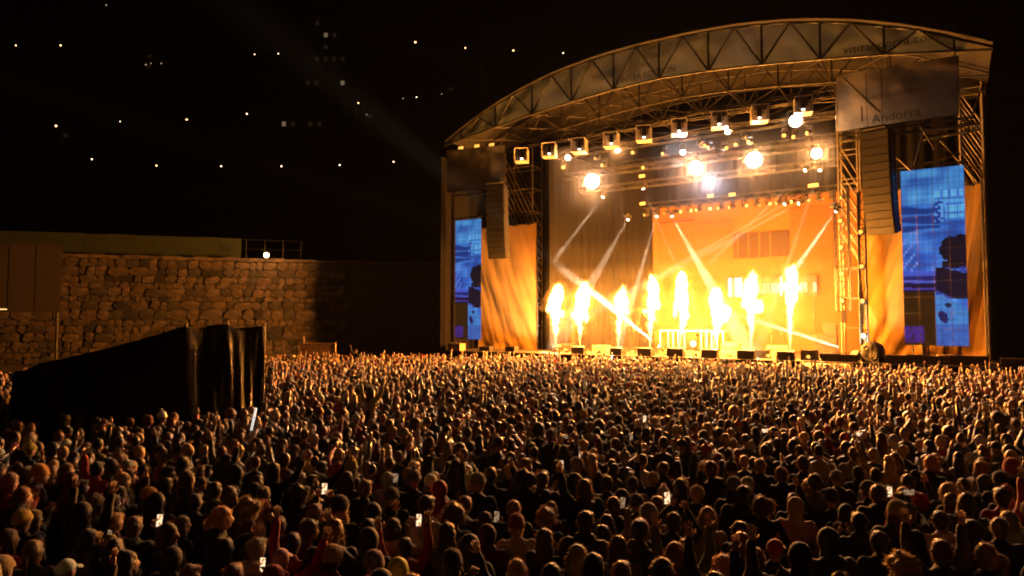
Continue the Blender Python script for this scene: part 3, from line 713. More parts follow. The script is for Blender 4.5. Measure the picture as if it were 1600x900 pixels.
# big white blinders facing the crowd
def blinder(label, px, py, v, r, m, energy, color, aimpx=None, cone=110):
    u,z = pl(px,py,v); P = S(u,v,z); tgt = Vector(((px-1080)*.035, 15, 1.5))
    d = (tgt-P).normalized(); L = thing('blinder_light', label, 'stage light', group='white lamps facing the crowd', M=aim_M(P,d))
    MB().path([(0,0,.55),(0,0,.45),(0,0,.12),(0,0,.0)],[r*.5,r*.85,r*1.05,r*1.1],14).build('lamp_can', M_['black'], L, True)
    MB().tube((0,0,-.005),(0,0,-.03),r,r*.96,16).build('lens', m, L)
    for sx in (-1,1): MB().box((sx*(r*1.15+.03),.2,.25),(.04,.75,.1)).build('yoke_arm', M_['steel'], L)
    MB().box((0,.6,.25),(r*2.3,.06,.12)).build('yoke_top', M_['steel'], L)
    spot('blinder_beam', P+d*.12, d, energy, cone, color, L, blend=.8, rad=r*.8)
WHT = (1,.43,.14)
for i,(px,py,v,r,m,e,c) in enumerate(((925,283,5,.55,'lens',1.0,WHT),(1087,262,5,.46,'lens',.8,WHT),(1110,283,7.5,.3,'lens_blue',.22,(.75,.8,1)),(1178,250,5,.52,'lens',1.0,WHT),
    (1243,189,1.9,.36,'lens',.7,WHT),(1276,240,5,.32,'lens_small',.5,WHT),(887,246,3.3,.2,'lens_small',.3,WHT),(965,234,3.3,.18,'lens_small',.25,WHT),(1067,238,3.9,.17,'lens_small',.25,(.85,.88,1)),(1137,206,2.2,.16,'lens_small',.2,WHT))):
    size = ('dazzling white lamp','bright white lamp','bluish white lamp','dazzling white lamp','bright white lamp','bright white lamp','small white lamp','small white lamp','small cool lamp','small white lamp')[i]
    where = ('at the left of the second truss','left of centre on the second truss','centre stage on the third truss','right of centre on the second truss','at the right end below the front truss','at the right end of the second truss','below the second covered light','below the fourth covered light','below the sixth covered light','below the seventh covered light')[i]
    blinder(f'{size} facing the crowd {where}', px,py,v,r,M_[m],e*BLIND,c)
# unlit moving heads along trusses
mh = MB(); mh.box((0,0,.0),(.34,.3,.18)).box((-.2,0,-.28),(.05,.14,.45)).box((.2,0,-.28),(.05,.14,.45))
mh_mesh = mh.mesh('yoke', M_['case']); hd_mesh = MB().path([(0,.18,-.34),(0,.1,-.36),(0,-.18,-.42),(0,-.3,-.45)],[.1,.16,.17,.15],10).mesh('lamp_head', M_['steel'], True)
ln_mesh = MB().tube((0,-.3,-.45),(0,-.33,-.457),.12,.12,10).mesh('lens', M_['white'])
def moving_head(label, u, v, z, rz, grp):
    L = sthing('moving_light', label, 'stage light', u, v, z, group=grp, rz=rz); link('yoke', mh_mesh, L); h = link('lamp_head', hd_mesh, L); link('lens', ln_mesh, h); return L
for i,(px,py) in enumerate(((1098,228),(1112,230),(1132,232),(1150,226),(1172,222),(1226,212),(1243,214),(1266,208),(990,215),(1040,240),(1008,262),(1093,180),(1160,140),(935,225),(945,258),(880,262))):
    u,z = pl(px,py,3.3); moving_head(f'unlit moving light under the roof trusses, {ORD[i]} of those between the lamps', u,3.3,min(z+.4,16.9),rnd.uniform(-1,1),'unlit moving lights under the roof')
for i in range(18):
    x = -5.2+i*.88; moving_head(f'small unlit lamp in the row above the backdrop, {ORD[i]} from the left', x,10.6,13.45,rnd.uniform(-1.5,1.5),'lamps in a row above the backdrop')
# little amber lamps glowing on the trusses
for i,(px,py,v) in enumerate(((1003,275,5),(1004,318,9),(1110,306,9),(1144,304,9),(1273,289,8),(1268,290,8),(745,228,-.2),(768,226,-.2),(720,231,-.2))):
    u,z = pl(px,py,v); L = sthing('work_lamp', f'small amber work lamp glowing on the rigging, number {ORD[i]} counted from centre', 'lamp', u, v, z, group='amber work lamps on the rigging')
    MB().box((0,.08,0),(.5,.14,.26)).build('housing', M_['black'], L); MB().box((0,-.005,0),(.44,.03,.2)).build('lens', M_['lens_amber'], L)
# beam lights
def beam(label, src, dst, v0, v1, energy, deg, color=(1,.76,.48), floor=False, n=1, spread=0):
    u0,z0 = pl(*src,v0); u1,z1 = pl(*dst,v1); P = S(u0,v0,z0); D = (S(u1,v1,z1)-P).normalized()
    L = thing('beam_light', label, 'stage light', group='moving lights throwing beams', M=aim_M(P,D))
    MB().path([(0,0,.42),(0,0,.36),(0,0,.05),(0,0,0)],[.09,.14,.15,.13],10).build('lamp_head', M_['case'], L, True)
    MB().tube((0,0,-.004),(0,0,-.02),.11,.11,12).build('lens', M_['lens_beam'], L)
    for sx in (-1,1): MB().box((sx*.19,.12,.2),(.05,.4,.12)).build('yoke_arm', M_['case'], L)
    MB().box((0,.36,.2),(.42,.14,.3)).build('base', M_['case'], L)
    side = D.cross(Vector((0,0,1))).normalized()
    for k in range(n):
        off = side*(spread*(k-(n-1)/2)); spot('light_beam', P+D*.15, D+off, energy, deg, color, L, blend=.9, rad=.05)
E_ = BEAM
beam('beam light at upper left throwing a shaft down to the left', (942,308),(905,356),6,4,E_*.8,4.5)
beam('beam light left of centre throwing a fan of shafts downwards', (981,343),(926,438),6.5,3.5,E_*1.1,2.6,n=3,spread=.075)
beam('beam light above the backdrop left edge with a short steep shaft', (1005,295),(1020,330),8,8.0,E_*.8,3.2)
beam('beam light hanging above the desk throwing a faint shaft left', (1026,338),(1008,400),9.5,7.5,E_*.8,3.6)
beam('beam light hanging above the desk throwing a wide bright shaft right', (1050,338),(1108,440),9.5,8.6,E_*1.3,4.0,n=3,spread=.07)
beam('beam light at upper right throwing a thin shaft down left', (1258,266),(1218,305),6,4.4,E_*.8,2.6)
beam('beam light below the right white lamp with a short shaft', (1281,266),(1272,292),7,6.4,E_*.5,3)
beam('left of the paired beam lights over the right backdrop', (1226,319),(1150,362),9.5,7.2,E_*1.1,2.8)
beam('right of the paired beam lights over the right backdrop', (1248,318),(1188,350),9.5,7.6,E_*1.1,2.8)
beam('beam light on the hanging column throwing a shaft down left', (1306,330),(1268,384),2.9,1.6,E_*1.0,5)
beam('floor beam light at right shooting low shafts to the left', (1366,560),(1215,512),2.0,.7,E_*1.5,2.6,n=3,spread=.06)
beam('floor beam light beside the right curtain foot', (1343,553),(1392,430),1.0,4.2,E_*.002,75)
beam('floor beam light at left of the stage front', (868,545),(815,470),1.2,4.2,E_*.006,60)
beam('floor beam light before the desk shooting a bright shaft up left', (1030,541),(932,462),3.2,.9,E_*1.9,5.5,n=3,spread=.10)
beam('beam light high at left sweeping a faint shaft over the hill', (712,300),(480,60),2.8,2.0,E_*.04,9,(.8,.85,1))
# ================================================================ flames
def flame_mesh(seed, H, Wd, lean, kink):
    """a jet that leaves the nozzle thin and breaks into rolling lumps"""
    r = random.Random(seed*17+3); b = MB(); cx = lambda t: lean*t*H+kink*.22*math.sin(t*4.4+seed)*t; top = r.uniform(.70,.82)
    pts = [(cx(t),.05*math.sin(seed+t*5),H*t) for t in (0,.1,.2,.3,.42,.55,.7)]
    b.path(pts,[.05,.08,.12,.17,.22,.27,.28],8)
    n = 20
    for k in range(n):
        t = .26+.66*k/(n-1)+r.uniform(-.02,.02); env = min(1,.28+1.15*(t-.2)) if t < top else max(.42,1-(t-top)*1.9)
        off = Wd*.5*env*.36; rad = Wd*.5*env*r.uniform(.45,.72)
        b.ell((cx(t)+r.uniform(-off,off), r.uniform(-off,off), H*t),(rad*r.uniform(.8,1.1),rad,rad*r.uniform(1.3,2.3)),9,7)
    for k in range(2):
        t = r.uniform(.45,.8); a = r.choice((-1,1)); b.ell((cx(t)+a*Wd*.38,0,H*t),(Wd*.16,Wd*.16,Wd*r.uniform(.2,.34)),8,6)
    if seed in (7,8): b.ell((cx(.66)+Wd*.34,0,H*(.66 if seed==7 else .55)),(Wd*.34,Wd*.3,Wd*.36),10,8)
    me = solid(b,.055,1.0,2); co,fs = arr(me); bpy.data.meshes.remove(me)
    for i,p in enumerate(co): co[i] += min(1,p[2]/H*2)*(.13*np.array([nz(p*2.6+seed),nz(p*2.6+7),nz(p*2.6+13)])+.07*np.array([nz(p*6.2),nz(p*6.2+7),nz(p*6.2+13)]))
    o = MB(); o.v = [tuple(p) for p in co]; o.f = fs; o.m = [0]*len(fs); return o
FL = [(868,540,868,450,26,.0,0),(906,543,911,442,25,.03,1.3),(966,545,971,447,23,.02,.4),(1016,545,1018,430,24,.0,.5),(1062,546,1068,425,26,.02,.7),(1113,547,1127,455,27,.07,.9),(1172,549,1178,420,26,.02,.6),(1234,551,1238,410,24,.01,.4)]
for i,(bx,by,tx,ty,wd,lean,kink) in enumerate(FL):
    v = 1.5; u,_ = pl(bx,by,v); zt = pl(tx,ty,v)[1]; ut = pl(tx,ty,v)[0]; ppm = F/S(u,v,0).y
    fm = sthing('flame_machine', f'squat black flame machine at the stage front, {ORD[i]} from the left', 'flame machine', u, v, FLOOR, group='flame machines along the stage front')
    MB().box((0,0,.14),(.5,.45,.28)).build('housing', M_['case'], fm); MB().tube((0,0,.28),(0,0,.38),.07,.05,8).build('nozzle', M_['steel'], fm)
    for sx in (-.27,.27): MB().box((sx,0,.2),(.03,.3,.06)).build('handle', M_['alu'], fm)
    z0 = FLOOR+.36; H = zt-z0
    look = ('straight club shaped','bent','slim short','tall lumpy','tall broad topped','short right leaning','tall hooked','tallest straight')[i]
    fl = sthing('flame', f'{look} jet of flame, {ORD[i]} from the left along the stage front', 'flame', u, v, z0, group='flame jets along the stage front')
    body = flame_mesh(i+2, H, wd/ppm*1.2, (ut-u)/H, kink)
    core = body.build('fire', M_['flame'], fl, True)
    ed = MB(); ed.f = body.f; ed.m = body.m; ca_ = np.array(body.v); cxl = np.interp(ca_[:,2],np.linspace(0,H,12),[ca_[np.abs(ca_[:,2]-q)<H/10][:,0].mean() for q in np.linspace(0,H,12)])
    ed.v = [((p[0]-c_)*1.75+c_, p[1]*1.75, p[2]*1.045-.02) for p,c_ in zip(body.v,cxl)]; ed.build('fire_halo', M_['flame_halo'], fl, True)  # enlarged glowing shell stands in for the flame's halo
    for q,(hq,eq) in enumerate(((.42,.4),(.78,.6))):
        L = bpy.data.lights.new('flame_light','POINT'); L.energy = FLAME*eq; L.color = (1,.315,.036); L.shadow_soft_size = .3
        o = link('flame_light', L, fl); o.location = ((ut-u)*hq,0,H*hq)
# ================================================================ gear on stage
def wedge(label, u, v, rz, k=1.0):
    W = sthing('monitor_wedge', label, 'loudspeaker', u, v, FLOOR, group='floor monitors along the stage front', rz=rz)
    prof = [(-.32,0),(.32,0),(.32,.22),(-.05,.56),(-.32,.5)]
    vs = [(sx*.48*k,y*k,z*k) for sx in (-1,1) for (y,z) in prof]
    MB().add(vs,[(4,3,2,1,0),(5,6,7,8,9)]+[(i,(i+1)%5,5+(i+1)%5,5+i) for i in range(5)]).build('cabinet', M_['case'], W)
    a,b = Vector((0,.32*k,.22*k)),Vector((0,-.05*k,.56*k)); n = Vector((0,.34,.37)).normalized(); c=(a+b)/2+n*.012
    MB().box(c,(.86*k,.44*k,.02),Matrix.Rotation(math.atan2(.34,-.37),3,'X')).build('grille', M_['grille'], W)
for i,px in enumerate((905,966,1010,1057,1110,1167,1228)):
    wedge(f'dark monitor wedge on the stage front edge, {ORD[i]} from the left', pl(px,550,.2)[0], .15, math.pi+rnd.uniform(-.2,.2)+math.pi, rnd.uniform(.95,1.15))
def fcase(label, u, v, dim, m='case', z=FLOOR, rz=0):
    C = sthing('flight_case', label, 'case', u, v, z, group='cases and boxes on the stage', rz=rz)
    MB().box((0,0,dim[2]/2),dim).build('case_body', M_[m], C)
    for sx in (-1,1):
        for sy in (-1,1): MB().box((sx*dim[0]/2,sy*dim[1]/2,dim[2]/2),(.05,.05,dim[2]+.02)).build('corner_edge', M_['alu'], C)
    MB().box((0,-dim[1]/2-.012,dim[2]*.62),(dim[0]*.94,.02,.04)).build('lid_edge', M_['alu'], C)
    for sx in (-.25,.25): MB().box((sx*dim[0],-dim[1]/2-.03,dim[2]*.62),(.1,.03,.1)).build('latch', M_['alu'], C)
stuff = [(714,-.1,(1.1,.8,.55),'wood','plywood box at the far left end of the stage front'),(760,.4,(.9,.6,.35),'case','low black case in front of the left curtain'),(800,.3,(.8,.6,.4),'case','black case under the left speaker hang'),
 (1190,1.9,(.9,.6,.5),'case','black case between the two right flames'),(1265,.9,(.8,.6,.6),'case','black case right of the tallest flame'),(1298,.4,(1.0,.6,.45),'case','black case by the right floor beam light'),
 (1325,.3,(.9,.5,.4),'case','dark case left of the drum shaped fan'),(1402,.3,(1.2,.6,.45),'case','long dark case right of the drum shaped fan'),(1430,.3,(.7,.6,.5),'case','small dark case below the right video screen'),
 (1457,.2,(1.0,.6,.45),'case','dark case below the right screen corner'),(1480,.5,(.9,.6,.5),'wood','plywood box below the narrow curtain strip'),(1515,.3,(1.6,.7,.5),'case','long black case at the right end of the stage'),
 (1142,3.5,(1.2,.8,.9),'wood','pale riser box right of the desk'),(1215,4.5,(1.4,.8,.7),'wood','pale riser behind the seventh flame'),(940,3.6,(1.2,.8,.5),'wood','pale riser left of the desk'),(885,2.8,(.9,.7,.6),'case','dark case behind the first two flames')]
for px,v,dim,m,lab in stuff: fcase(lab, pl(px,550,v)[0], v, dim, m, rz=rnd.uniform(-.2,.2))
# drum shaped fan
u = pl(1364,565,.1)[0]; fan = sthing('stage_fan', 'round black drum fan standing on the right stage front', 'fan', u, .1, FLOOR+.02, rz=-.5)
MB().path([(0,-.3,.6),(0,-.28,.6),(0,.28,.6),(0,.3,.6)],[.5,.56,.56,.5],20).build('drum', M_['case'], fan, True)
for k in range(5):
    a = 2*math.pi*k/5; MB().box((.24*math.cos(a),-.33,.6+.24*math.sin(a)),(.42,.02,.14),Matrix.Rotation(-a,3,'Y')).build('blade', M_['steel'], fan)
for r_ in (.2,.35,.5):
    MB().path([(r_*math.cos(t*math.pi/10),-.37,.6+r_*math.sin(t*math.pi/10)) for t in range(21)],.012,5,False).build('guard_ring', M_['alu'], fan)
for sx in (-.5,.5): MB().box((sx,0,.16),(.06,.6,.32)).build('foot', M_['steel'], fan)
# DJ desk with slatted front
d0 = pl(1031,548,3.4)[0]; d1 = pl(1131,548,3.4)[0]; dz = pl(1080,516,3.4)[1]-FLOOR; dw = d1-d0
M_['pale'] = mat('pale_slat', (.75,.7,.6), .5)
desk = sthing('music_desk', 'performer desk with pale slatted front at centre stage', 'desk', (d0+d1)/2, 3.4, FLOOR)
MB().box((0,.5,dz-.04),(dw,1.1,.08)).build('desk_top', M_['pale'], desk)
for x in (-dw/2+.04,-dw*.36,-dw*.28,-dw*.2,-dw*.1,dw*.16,dw*.24,dw*.32,dw*.4,dw/2-.04): MB().box((x,0,dz/2),(.07,.06,dz-.08)).build('slat', M_['pale'], desk)
MB().box((0,.4,.12),(dw,.9,.24)).build('plinth', M_['wood'], desk); MB().box((-dw*.02,.1,dz*.55),(dw*.2,.05,dz*.7)).build('front_panel', M_['backprint'], desk)
for x in (-.9,-.3,.35,.95): 
    g = sthing('mixer_deck', f'black mixer unit on the desk top, {ORD[(-.9,-.3,.35,.95).index(x)]} from the left', 'mixer', (d0+d1)/2+x, 3.85, FLOOR+dz, group='mixer units on the desk')
    MB().box((0,0,.06),(.5,.45,.12)).build('deck_body', M_['case'], g); MB().tube((0,0,.12),(0,0,.14),.17,.17,14).build('platter', M_['steel'], g)
pu,pz = pl(1083,537,3.1); dl = sthing('desk_lamp', 'bright round lamp shining out below the desk', 'lamp', pu, 3.1, FLOOR)
MB().tube((0,.02,pz-FLOOR),(0,.3,pz-FLOOR),.18,.14,14).build('lamp_can', M_['black'], dl); MB().tube((0,0,pz-FLOOR),(0,.015,pz-FLOOR),.16,.16,14).build('lens', M_['lens_small'], dl); bar(dl,(0,.15,0),(0,.15,pz-FLOOR),.03,M_['steel'],'stand')
# bright ramp of boards against the stage front and side equipment
rp0 = pl(1250,575,-.9); rp1 = pl(1326,575,-.9)
rp = sthing('front_ramp', 'orange lit plywood ramp leaning on the stage front', 'ramp', (rp0[0]+rp1[0])/2, -1.2, 0)
wdt = rp1[0]-rp0[0]
for k in range(4): 
    x = -wdt/2+wdt*(k+.5)/4; MB().add([(x-wdt/8+.01,-1.0,.9),(x+wdt/8-.01,-1.0,.9),(x+wdt/8-.01,.5,1.74),(x-wdt/8+.01,.5,1.74),(x-wdt/8+.01,-1.0,.0),(x+wdt/8-.01,-1.0,.0),(x+wdt/8-.01,.5,.0),(x-wdt/8+.01,.5,.0)],[(0,1,2,3),(4,7,6,5),(0,4,5,1),(1,5,6,2),(2,6,7,3),(3,7,4,0)]).build('ramp_board', M_['wood'], rp)
for k,(x,dz_) in enumerate(((1562,1.9),(1588,1.4),(1600,2.2))):
    u = pl(x,560,1.0)[0]; fcase(('stack of dark cases right of the stage end','low dark case beside the stage stack','dark case at the right picture edge')[k], u, .8, (2.0,1.0,dz_), 'wood' if k==1 else 'case', z=0.0)
# crowd barrier along the stage
br = sthing('crowd_barrier', 'steel crowd barrier between the front row and the stage', 'barrier', 0, -3.0, 0)
for k in range(30): MB().box((-17.6+k*1.2,0,.62),(1.16,.05,1.0)).build('barrier_panel', M_['alu'], br)
bar(br,(-18.2,0,1.18),(18,0,1.18),.04,M_['alu'],'top_rail')

# small floor lamps and microphone stands
for i,px in enumerate((885,935,988,1040,1085,1140,1200,1262,1290)):
    u = pl(px,552,.55)[0]; P = sthing('floor_lamp', f'small floor lamp can on the stage front, {ORD[i]} from the left', 'stage light', u, .55, FLOOR, group='floor lamp cans along the stage front', rz=rnd.uniform(-.5,.5))
    MB().path([(0,.2,.12),(0,.12,.16),(0,-.1,.2),(0,-.16,.21)],[.07,.12,.13,.12],10).build('lamp_can', M_['black'], P, True); MB().tube((0,-.165,.212),(0,-.175,.214),.1,.1,10).build('lens', M_['lens_amber'], P)
    for sx in (-.15,.15): MB().box((sx,0,.12),(.02,.1,.24)).build('bracket', M_['steel'], P)
for i,(px,v) in enumerate(((1150,3.0),(1205,3.4),(985,3.6))):
    u = pl(px,540,v)[0]; P = sthing('microphone_stand', ('microphone stand right of the desk','microphone stand behind the seventh flame','microphone stand left of the desk')[i], 'microphone', u, v, FLOOR, group='microphone stands')
    bar(P,(0,0,0),(0,0,1.45),.015,M_['steel'],'pole'); MB().tube((0,0,0),(0,0,.03),.16,.15,14).build('base', M_['steel'], P); bar(P,(0,0,1.4),(.1,-.45,1.62),.012,M_['steel'],'boom'); MB().ell((.11,-.5,1.64),(.03,.05,.03)).build('microphone', M_['black'], P, True)
for i,(px,v,n_) in enumerate(((1298,5.0,3),(1285,6.5,2),(892,6.0,3))):
    u = pl(px,540,v)[0]
    P = sthing('amplifier_stack', ('tall amplifier stack at the right rear of the stage','low amplifier stack at the right rear','tall amplifier stack at the left rear of the stage')[i], 'amplifier', u, v, FLOOR, group='amplifier stacks')
    for k in range(n_):
        c = MB().box((0,0,.36+k*.72),(.8,.4,.7)).build('amplifier', M_['case'], P); MB().box((0,-.21,.33+k*.72),(.72,.02,.52)).build('grille', M_['grille'], c); MB().box((0,-.21,.65+k*.72),(.72,.02,.07)).build('control_panel', M_['alu'], c)
# ================================================================ people
M_['skin'] = mat('skin', (.5,.3,.2), .5, objcol=False, noise=.1, nscale=8, sheen=.1)
M_['shoe'] = mat('shoe_leather', (.02,.018,.016), .5)
M_['eye'] = mat('eye_dark', (.02,.015,.012), .25)
M_['lip'] = mat('lips', (.35,.13,.1), .45)
M_['cloth'] = mat('jacket_cloth', rough=.72, objcol=True, noise=.25, nscale=6, bump=.25, bscale=14, sheen=.2, spec=.3)
M_['hair'] = mat('hair', rough=.36, objcol=True, noise=.35, nscale=14, bump=.5, bscale=50, sheen=.7, trans=.2)
M_['fuzz'] = mat('stray_hair', rough=.35, objcol=True, trans=.6)
_n = M_['fuzz'].node_tree; _oi = next(n for n in _n.nodes if n.type=='OBJECT_INFO'); _g = _n.nodes.new('ShaderNodeMix'); _g.data_type='RGBA'; _g.inputs[0].default_value = .38; _g.inputs[7].default_value = (.62,.45,.3,1)
_dst = [l.to_socket for l in _n.links if l.from_node is _oi]; _n.links.new(_oi.outputs['Color'],_g.inputs[6])
for _d in _dst: _n.links.new(_g.outputs[2],_d)
M_['knit'] = mat('knitted_hat', rough=.9, objcol=True, noise=.2, nscale=20, bump=.6, bscale=70, sheen=.6)
M_['phone_body'] = mat('phone_body', (.01,.01,.011), .25)
M_['phone_glow'] = mat('phone_screen', (.1,.1,.1), .2, emit=(1,.74,.45), estr=1.6)
M_['phone_dim'] = mat('phone_screen_dim', (.1,.1,.1), .2, emit=(1,.62,.32), estr=.35)
HC = Vector((0,.03,1.64))
# per arm: shoulder, elbow, wrist, hand direction, palm normal
def arm(side, kind):
    s = side; sh = Vector((s*.19,0,1.42))
    T = {'down':((s*.27,-.03,1.14),(s*.25,.1,.9),(0,.25,-1),(-s,0,0)),
         'pocket':((s*.30,-.08,1.15),(s*.2,.1,1.0),(-s*.3,.5,-.8),(-s,0,0)),
         'up':((s*.30,.09,1.62),(s*.30,.14,1.88),(s*.1,.05,1),(0,1,0)),
         'wave':((s*.36,.10,1.56),(s*.44,.14,1.82),(s*.35,0,1),(0,1,0)),
         'clap':((s*.30,.13,1.22),(s*.06,.38,1.40),(-s*.1,.45,.9),(-s,0,0)),
         'phone':((s*.27,.20,1.28),(s*.10,.36,1.52),(-s*.15,.1,1),(0,-1,0)),
         'phone_high':((s*.28,.22,1.50),(s*.10,.36,1.74),(-s*.25,.05,1),(0,-1,0)),
         'hug':((s*.29,.1,1.18),(s*.02,.26,1.16),(-s,.1,.1),(0,-1,0)),
         'point':((s*.28,.24,1.50),(s*.26,.48,1.66),(0,.8,.6),(0,0,-1))}[kind]
    return sh, Vector(T[0]), Vector(T[1]), Vector(T[2]).normalized(), Vector(T[3]).normalized()
POSES = {'stand':('down','down'),'pocket':('pocket','pocket'),'wave':('pocket','wave'),'up':('up','up'),'clap':('clap','clap'),'phone':('pocket','phone'),'phone_high':('phone_high','phone_high'),'fist':('down','up'),'point':('hug','point'),'sit':('down','up'),'sit_two':('wave','up')}
def mirror(p): return {'wave_l':'wave','phone_l':'phone','fist_l':'fist'}.get(p,p)
def hand(mb, wr, d, nrm, curl):
    x = d.cross(nrm).normalized(); pc = wr+d*.05
    R = Matrix((x,nrm,d)).transposed()
    mb.ell(pc,(.042,.018,.055),8,6,R)
    for k,(ox,L) in enumerate(((-.032,.062),(-.011,.078),(.010,.073),(.031,.056))):
        p0 = wr+d*.085+x*ox; p1 = p0+(d*math.cos(curl*.5)+nrm*math.sin(curl*.5))*L*.5+x*ox*.25; p2 = p1+(d*math.cos(curl)+nrm*math.sin(curl))*L*.5
        mb.path([p0,p1,p2],[.0095,.0088,.006],5)
    s = 1; p0 = wr+d*.025+x*(-.034*s); p1 = p0+(d*.6-x*.8*s)*.04; p2 = p1+(d*.85-x*.25*s+nrm*.3)*.035
    mb.path([p0,p1,p2],[.012,.0105,.007],5)
def legs(mb, inflate, sit, shoes=True):
    for s in (-1,1):
        if sit: hip, kn, an, toe = Vector((s*.10,0,.93)),Vector((s*.17,.36,.88)),Vector((s*.13,.40,.46)),Vector((s*.13,.52,.42))
        else: hip, kn, an, toe = Vector((s*.095,0,.92)),Vector((s*.11,.02,.5)),Vector((s*.11,-.02,.1)),Vector((s*.12,.15,.045))
        mb.cap(hip,.085+inflate,kn,.056+inflate); mb.cap(kn,.056+inflate,an,.04+inflate*1.3)
        if shoes: mb.cap(an+Vector((0,0,-.03)),.045,toe,.038)
def make_person_mesh(pose):
    kinds = POSES[pose]; sit = pose.startswith('sit')
    b = MB(); legs(b,0,sit)
    b.ell((0,0,.97),(.15,.1,.12)); b.ell((0,0,1.12),(.135,.09,.16)); b.ell((0,.0,1.3),(.165,.105,.17)); b.cap((-.15,0,1.42),.062,(.15,0,1.42),.062)
    b.cap((0,-.005,1.44),.058,(0,.015,1.56),.052)
    b.ell(HC,(.077,.098,.118),14,10); b.ell(HC+Vector((0,.045,-.07)),(.05,.05,.05)); b.ell(HC+Vector((0,.1,-.02)),(.014,.022,.028),8,6)
    for s in (-1,1): b.ell(HC+Vector((s*.08,-.005,-.01)),(.012,.022,.033),8,6)
    for s,k in zip((-1,1),kinds):
        sh,el,wr,d,n = arm(s,k); b.cap(sh,.052,el,.042); b.cap(el,.042,wr,.029); b.cap(wr,.03,wr+d*.06,.032)
    me = solid(b,.016,.42,3); co,fs = arr(me); bpy.data.meshes.remove(me)
    # face: eye sockets and mouth pressed in
    for s in (-1,1):
        g = np.exp(-(((co-np.array(HC+Vector((s*.03,.088,.012))))**2).sum(1))/(2*.013**2)); co[:,1] -= g*.012
    g = np.exp(-(((co-np.array(HC+Vector((0,.095,-.062))))**2).sum(1))/(2*.012**2)); co[:,1] -= g*.006
    o = MB(); o.v = [tuple(c) for c in co]; o.f = fs; cen = np.array([co[list(f)].mean(0) for f in fs])
    zf = .5 if sit else .11
    def mi(c):
        if c[2] < zf: return 1
        if c[1] > .1:
            for s in (-1,1):
                if (c[0]-s*.03)**2+(c[2]-HC.z-.012)**2 < .011**2: return 2
            if abs(c[0]) < .022 and abs(c[2]-HC.z+.062) < .008: return 3
        return 0
    o.m = [mi(c) for c in cen]
    for s,k in zip((-1,1),kinds):
        sh,el,wr,d,n = arm(s,k); hand(o,wr,d,n,{'clap':.15,'wave':.3,'up':.35,'phone':1.2,'phone_high':1.1,'point':1.0}.get(k,.7))
    body = o.mesh('person',[M_['skin'],M_['shoe'],M_['eye'],M_['lip']],True)
    j = MB(); j.ell((0,0,.93),(.185,.135,.14)); j.ell((0,0,1.10),(.175,.13,.2)); j.ell((0,0,1.29),(.20,.14,.18)); j.cap((-.145,-.005,1.405),.082,(.145,-.005,1.405),.082)
    j.cap((0,-.005,1.42),.09,(0,.0,1.475),.085)
    for s,k in zip((-1,1),kinds):
        sh,el,wr,d,n = arm(s,k); j.cap(sh,.078,el,.066); j.cap(el,.066,el+(wr-el)*.93,.052)
    jackets = []
    for style in ('plain','hooded','puffer'):
        q = MB(); q.v = list(j.v); q.f = list(j.f); q.m = list(j.m)
        if style == 'hooded': q.ell((0,-.10,1.46),(.13,.075,.085)); q.ell((0,-.06,1.50),(.12,.09,.05))
        if style == 'puffer': q.cap((-.06,-.02,1.50),.06,(.06,-.02,1.50),.06)
        me = solid(q,.021,.5,4 if style!='puffer' else 2); c2,f2 = arr(me); bpy.data.meshes.remove(me)
        nrm = c2-np.array([[0,0,0]])*0; rad = c2.copy(); rad[:,2] = 0; L = np.linalg.norm(rad,axis=1)+1e-6
        if style == 'puffer':
            m_ = (c2[:,2]<1.46)&(np.abs(c2[:,0])<.27); amp = .016*np.abs(np.sin(c2[:,2]*math.pi/.085))*m_
        else:
            amp = np.array([.012*nz((p[0]*9,p[1]*9,p[2]*7)) for p in c2])
        c2[:,:2] += (rad[:,:2]/L[:,None])*amp[:,None]
        q = MB(); q.v = [tuple(c) for c in c2]; q.f = f2; q.m = [0]*len(f2); jackets.append(q.mesh('jacket',M_['cloth'],True))
    t = MB(); legs(t,.022,sit,False); t.ell((0,0,.95),(.17,.12,.12)); me = solid(t,.024,.5,3); me.materials.append(M_['cloth']); me.name = 'trousers'
    return body, jackets, me
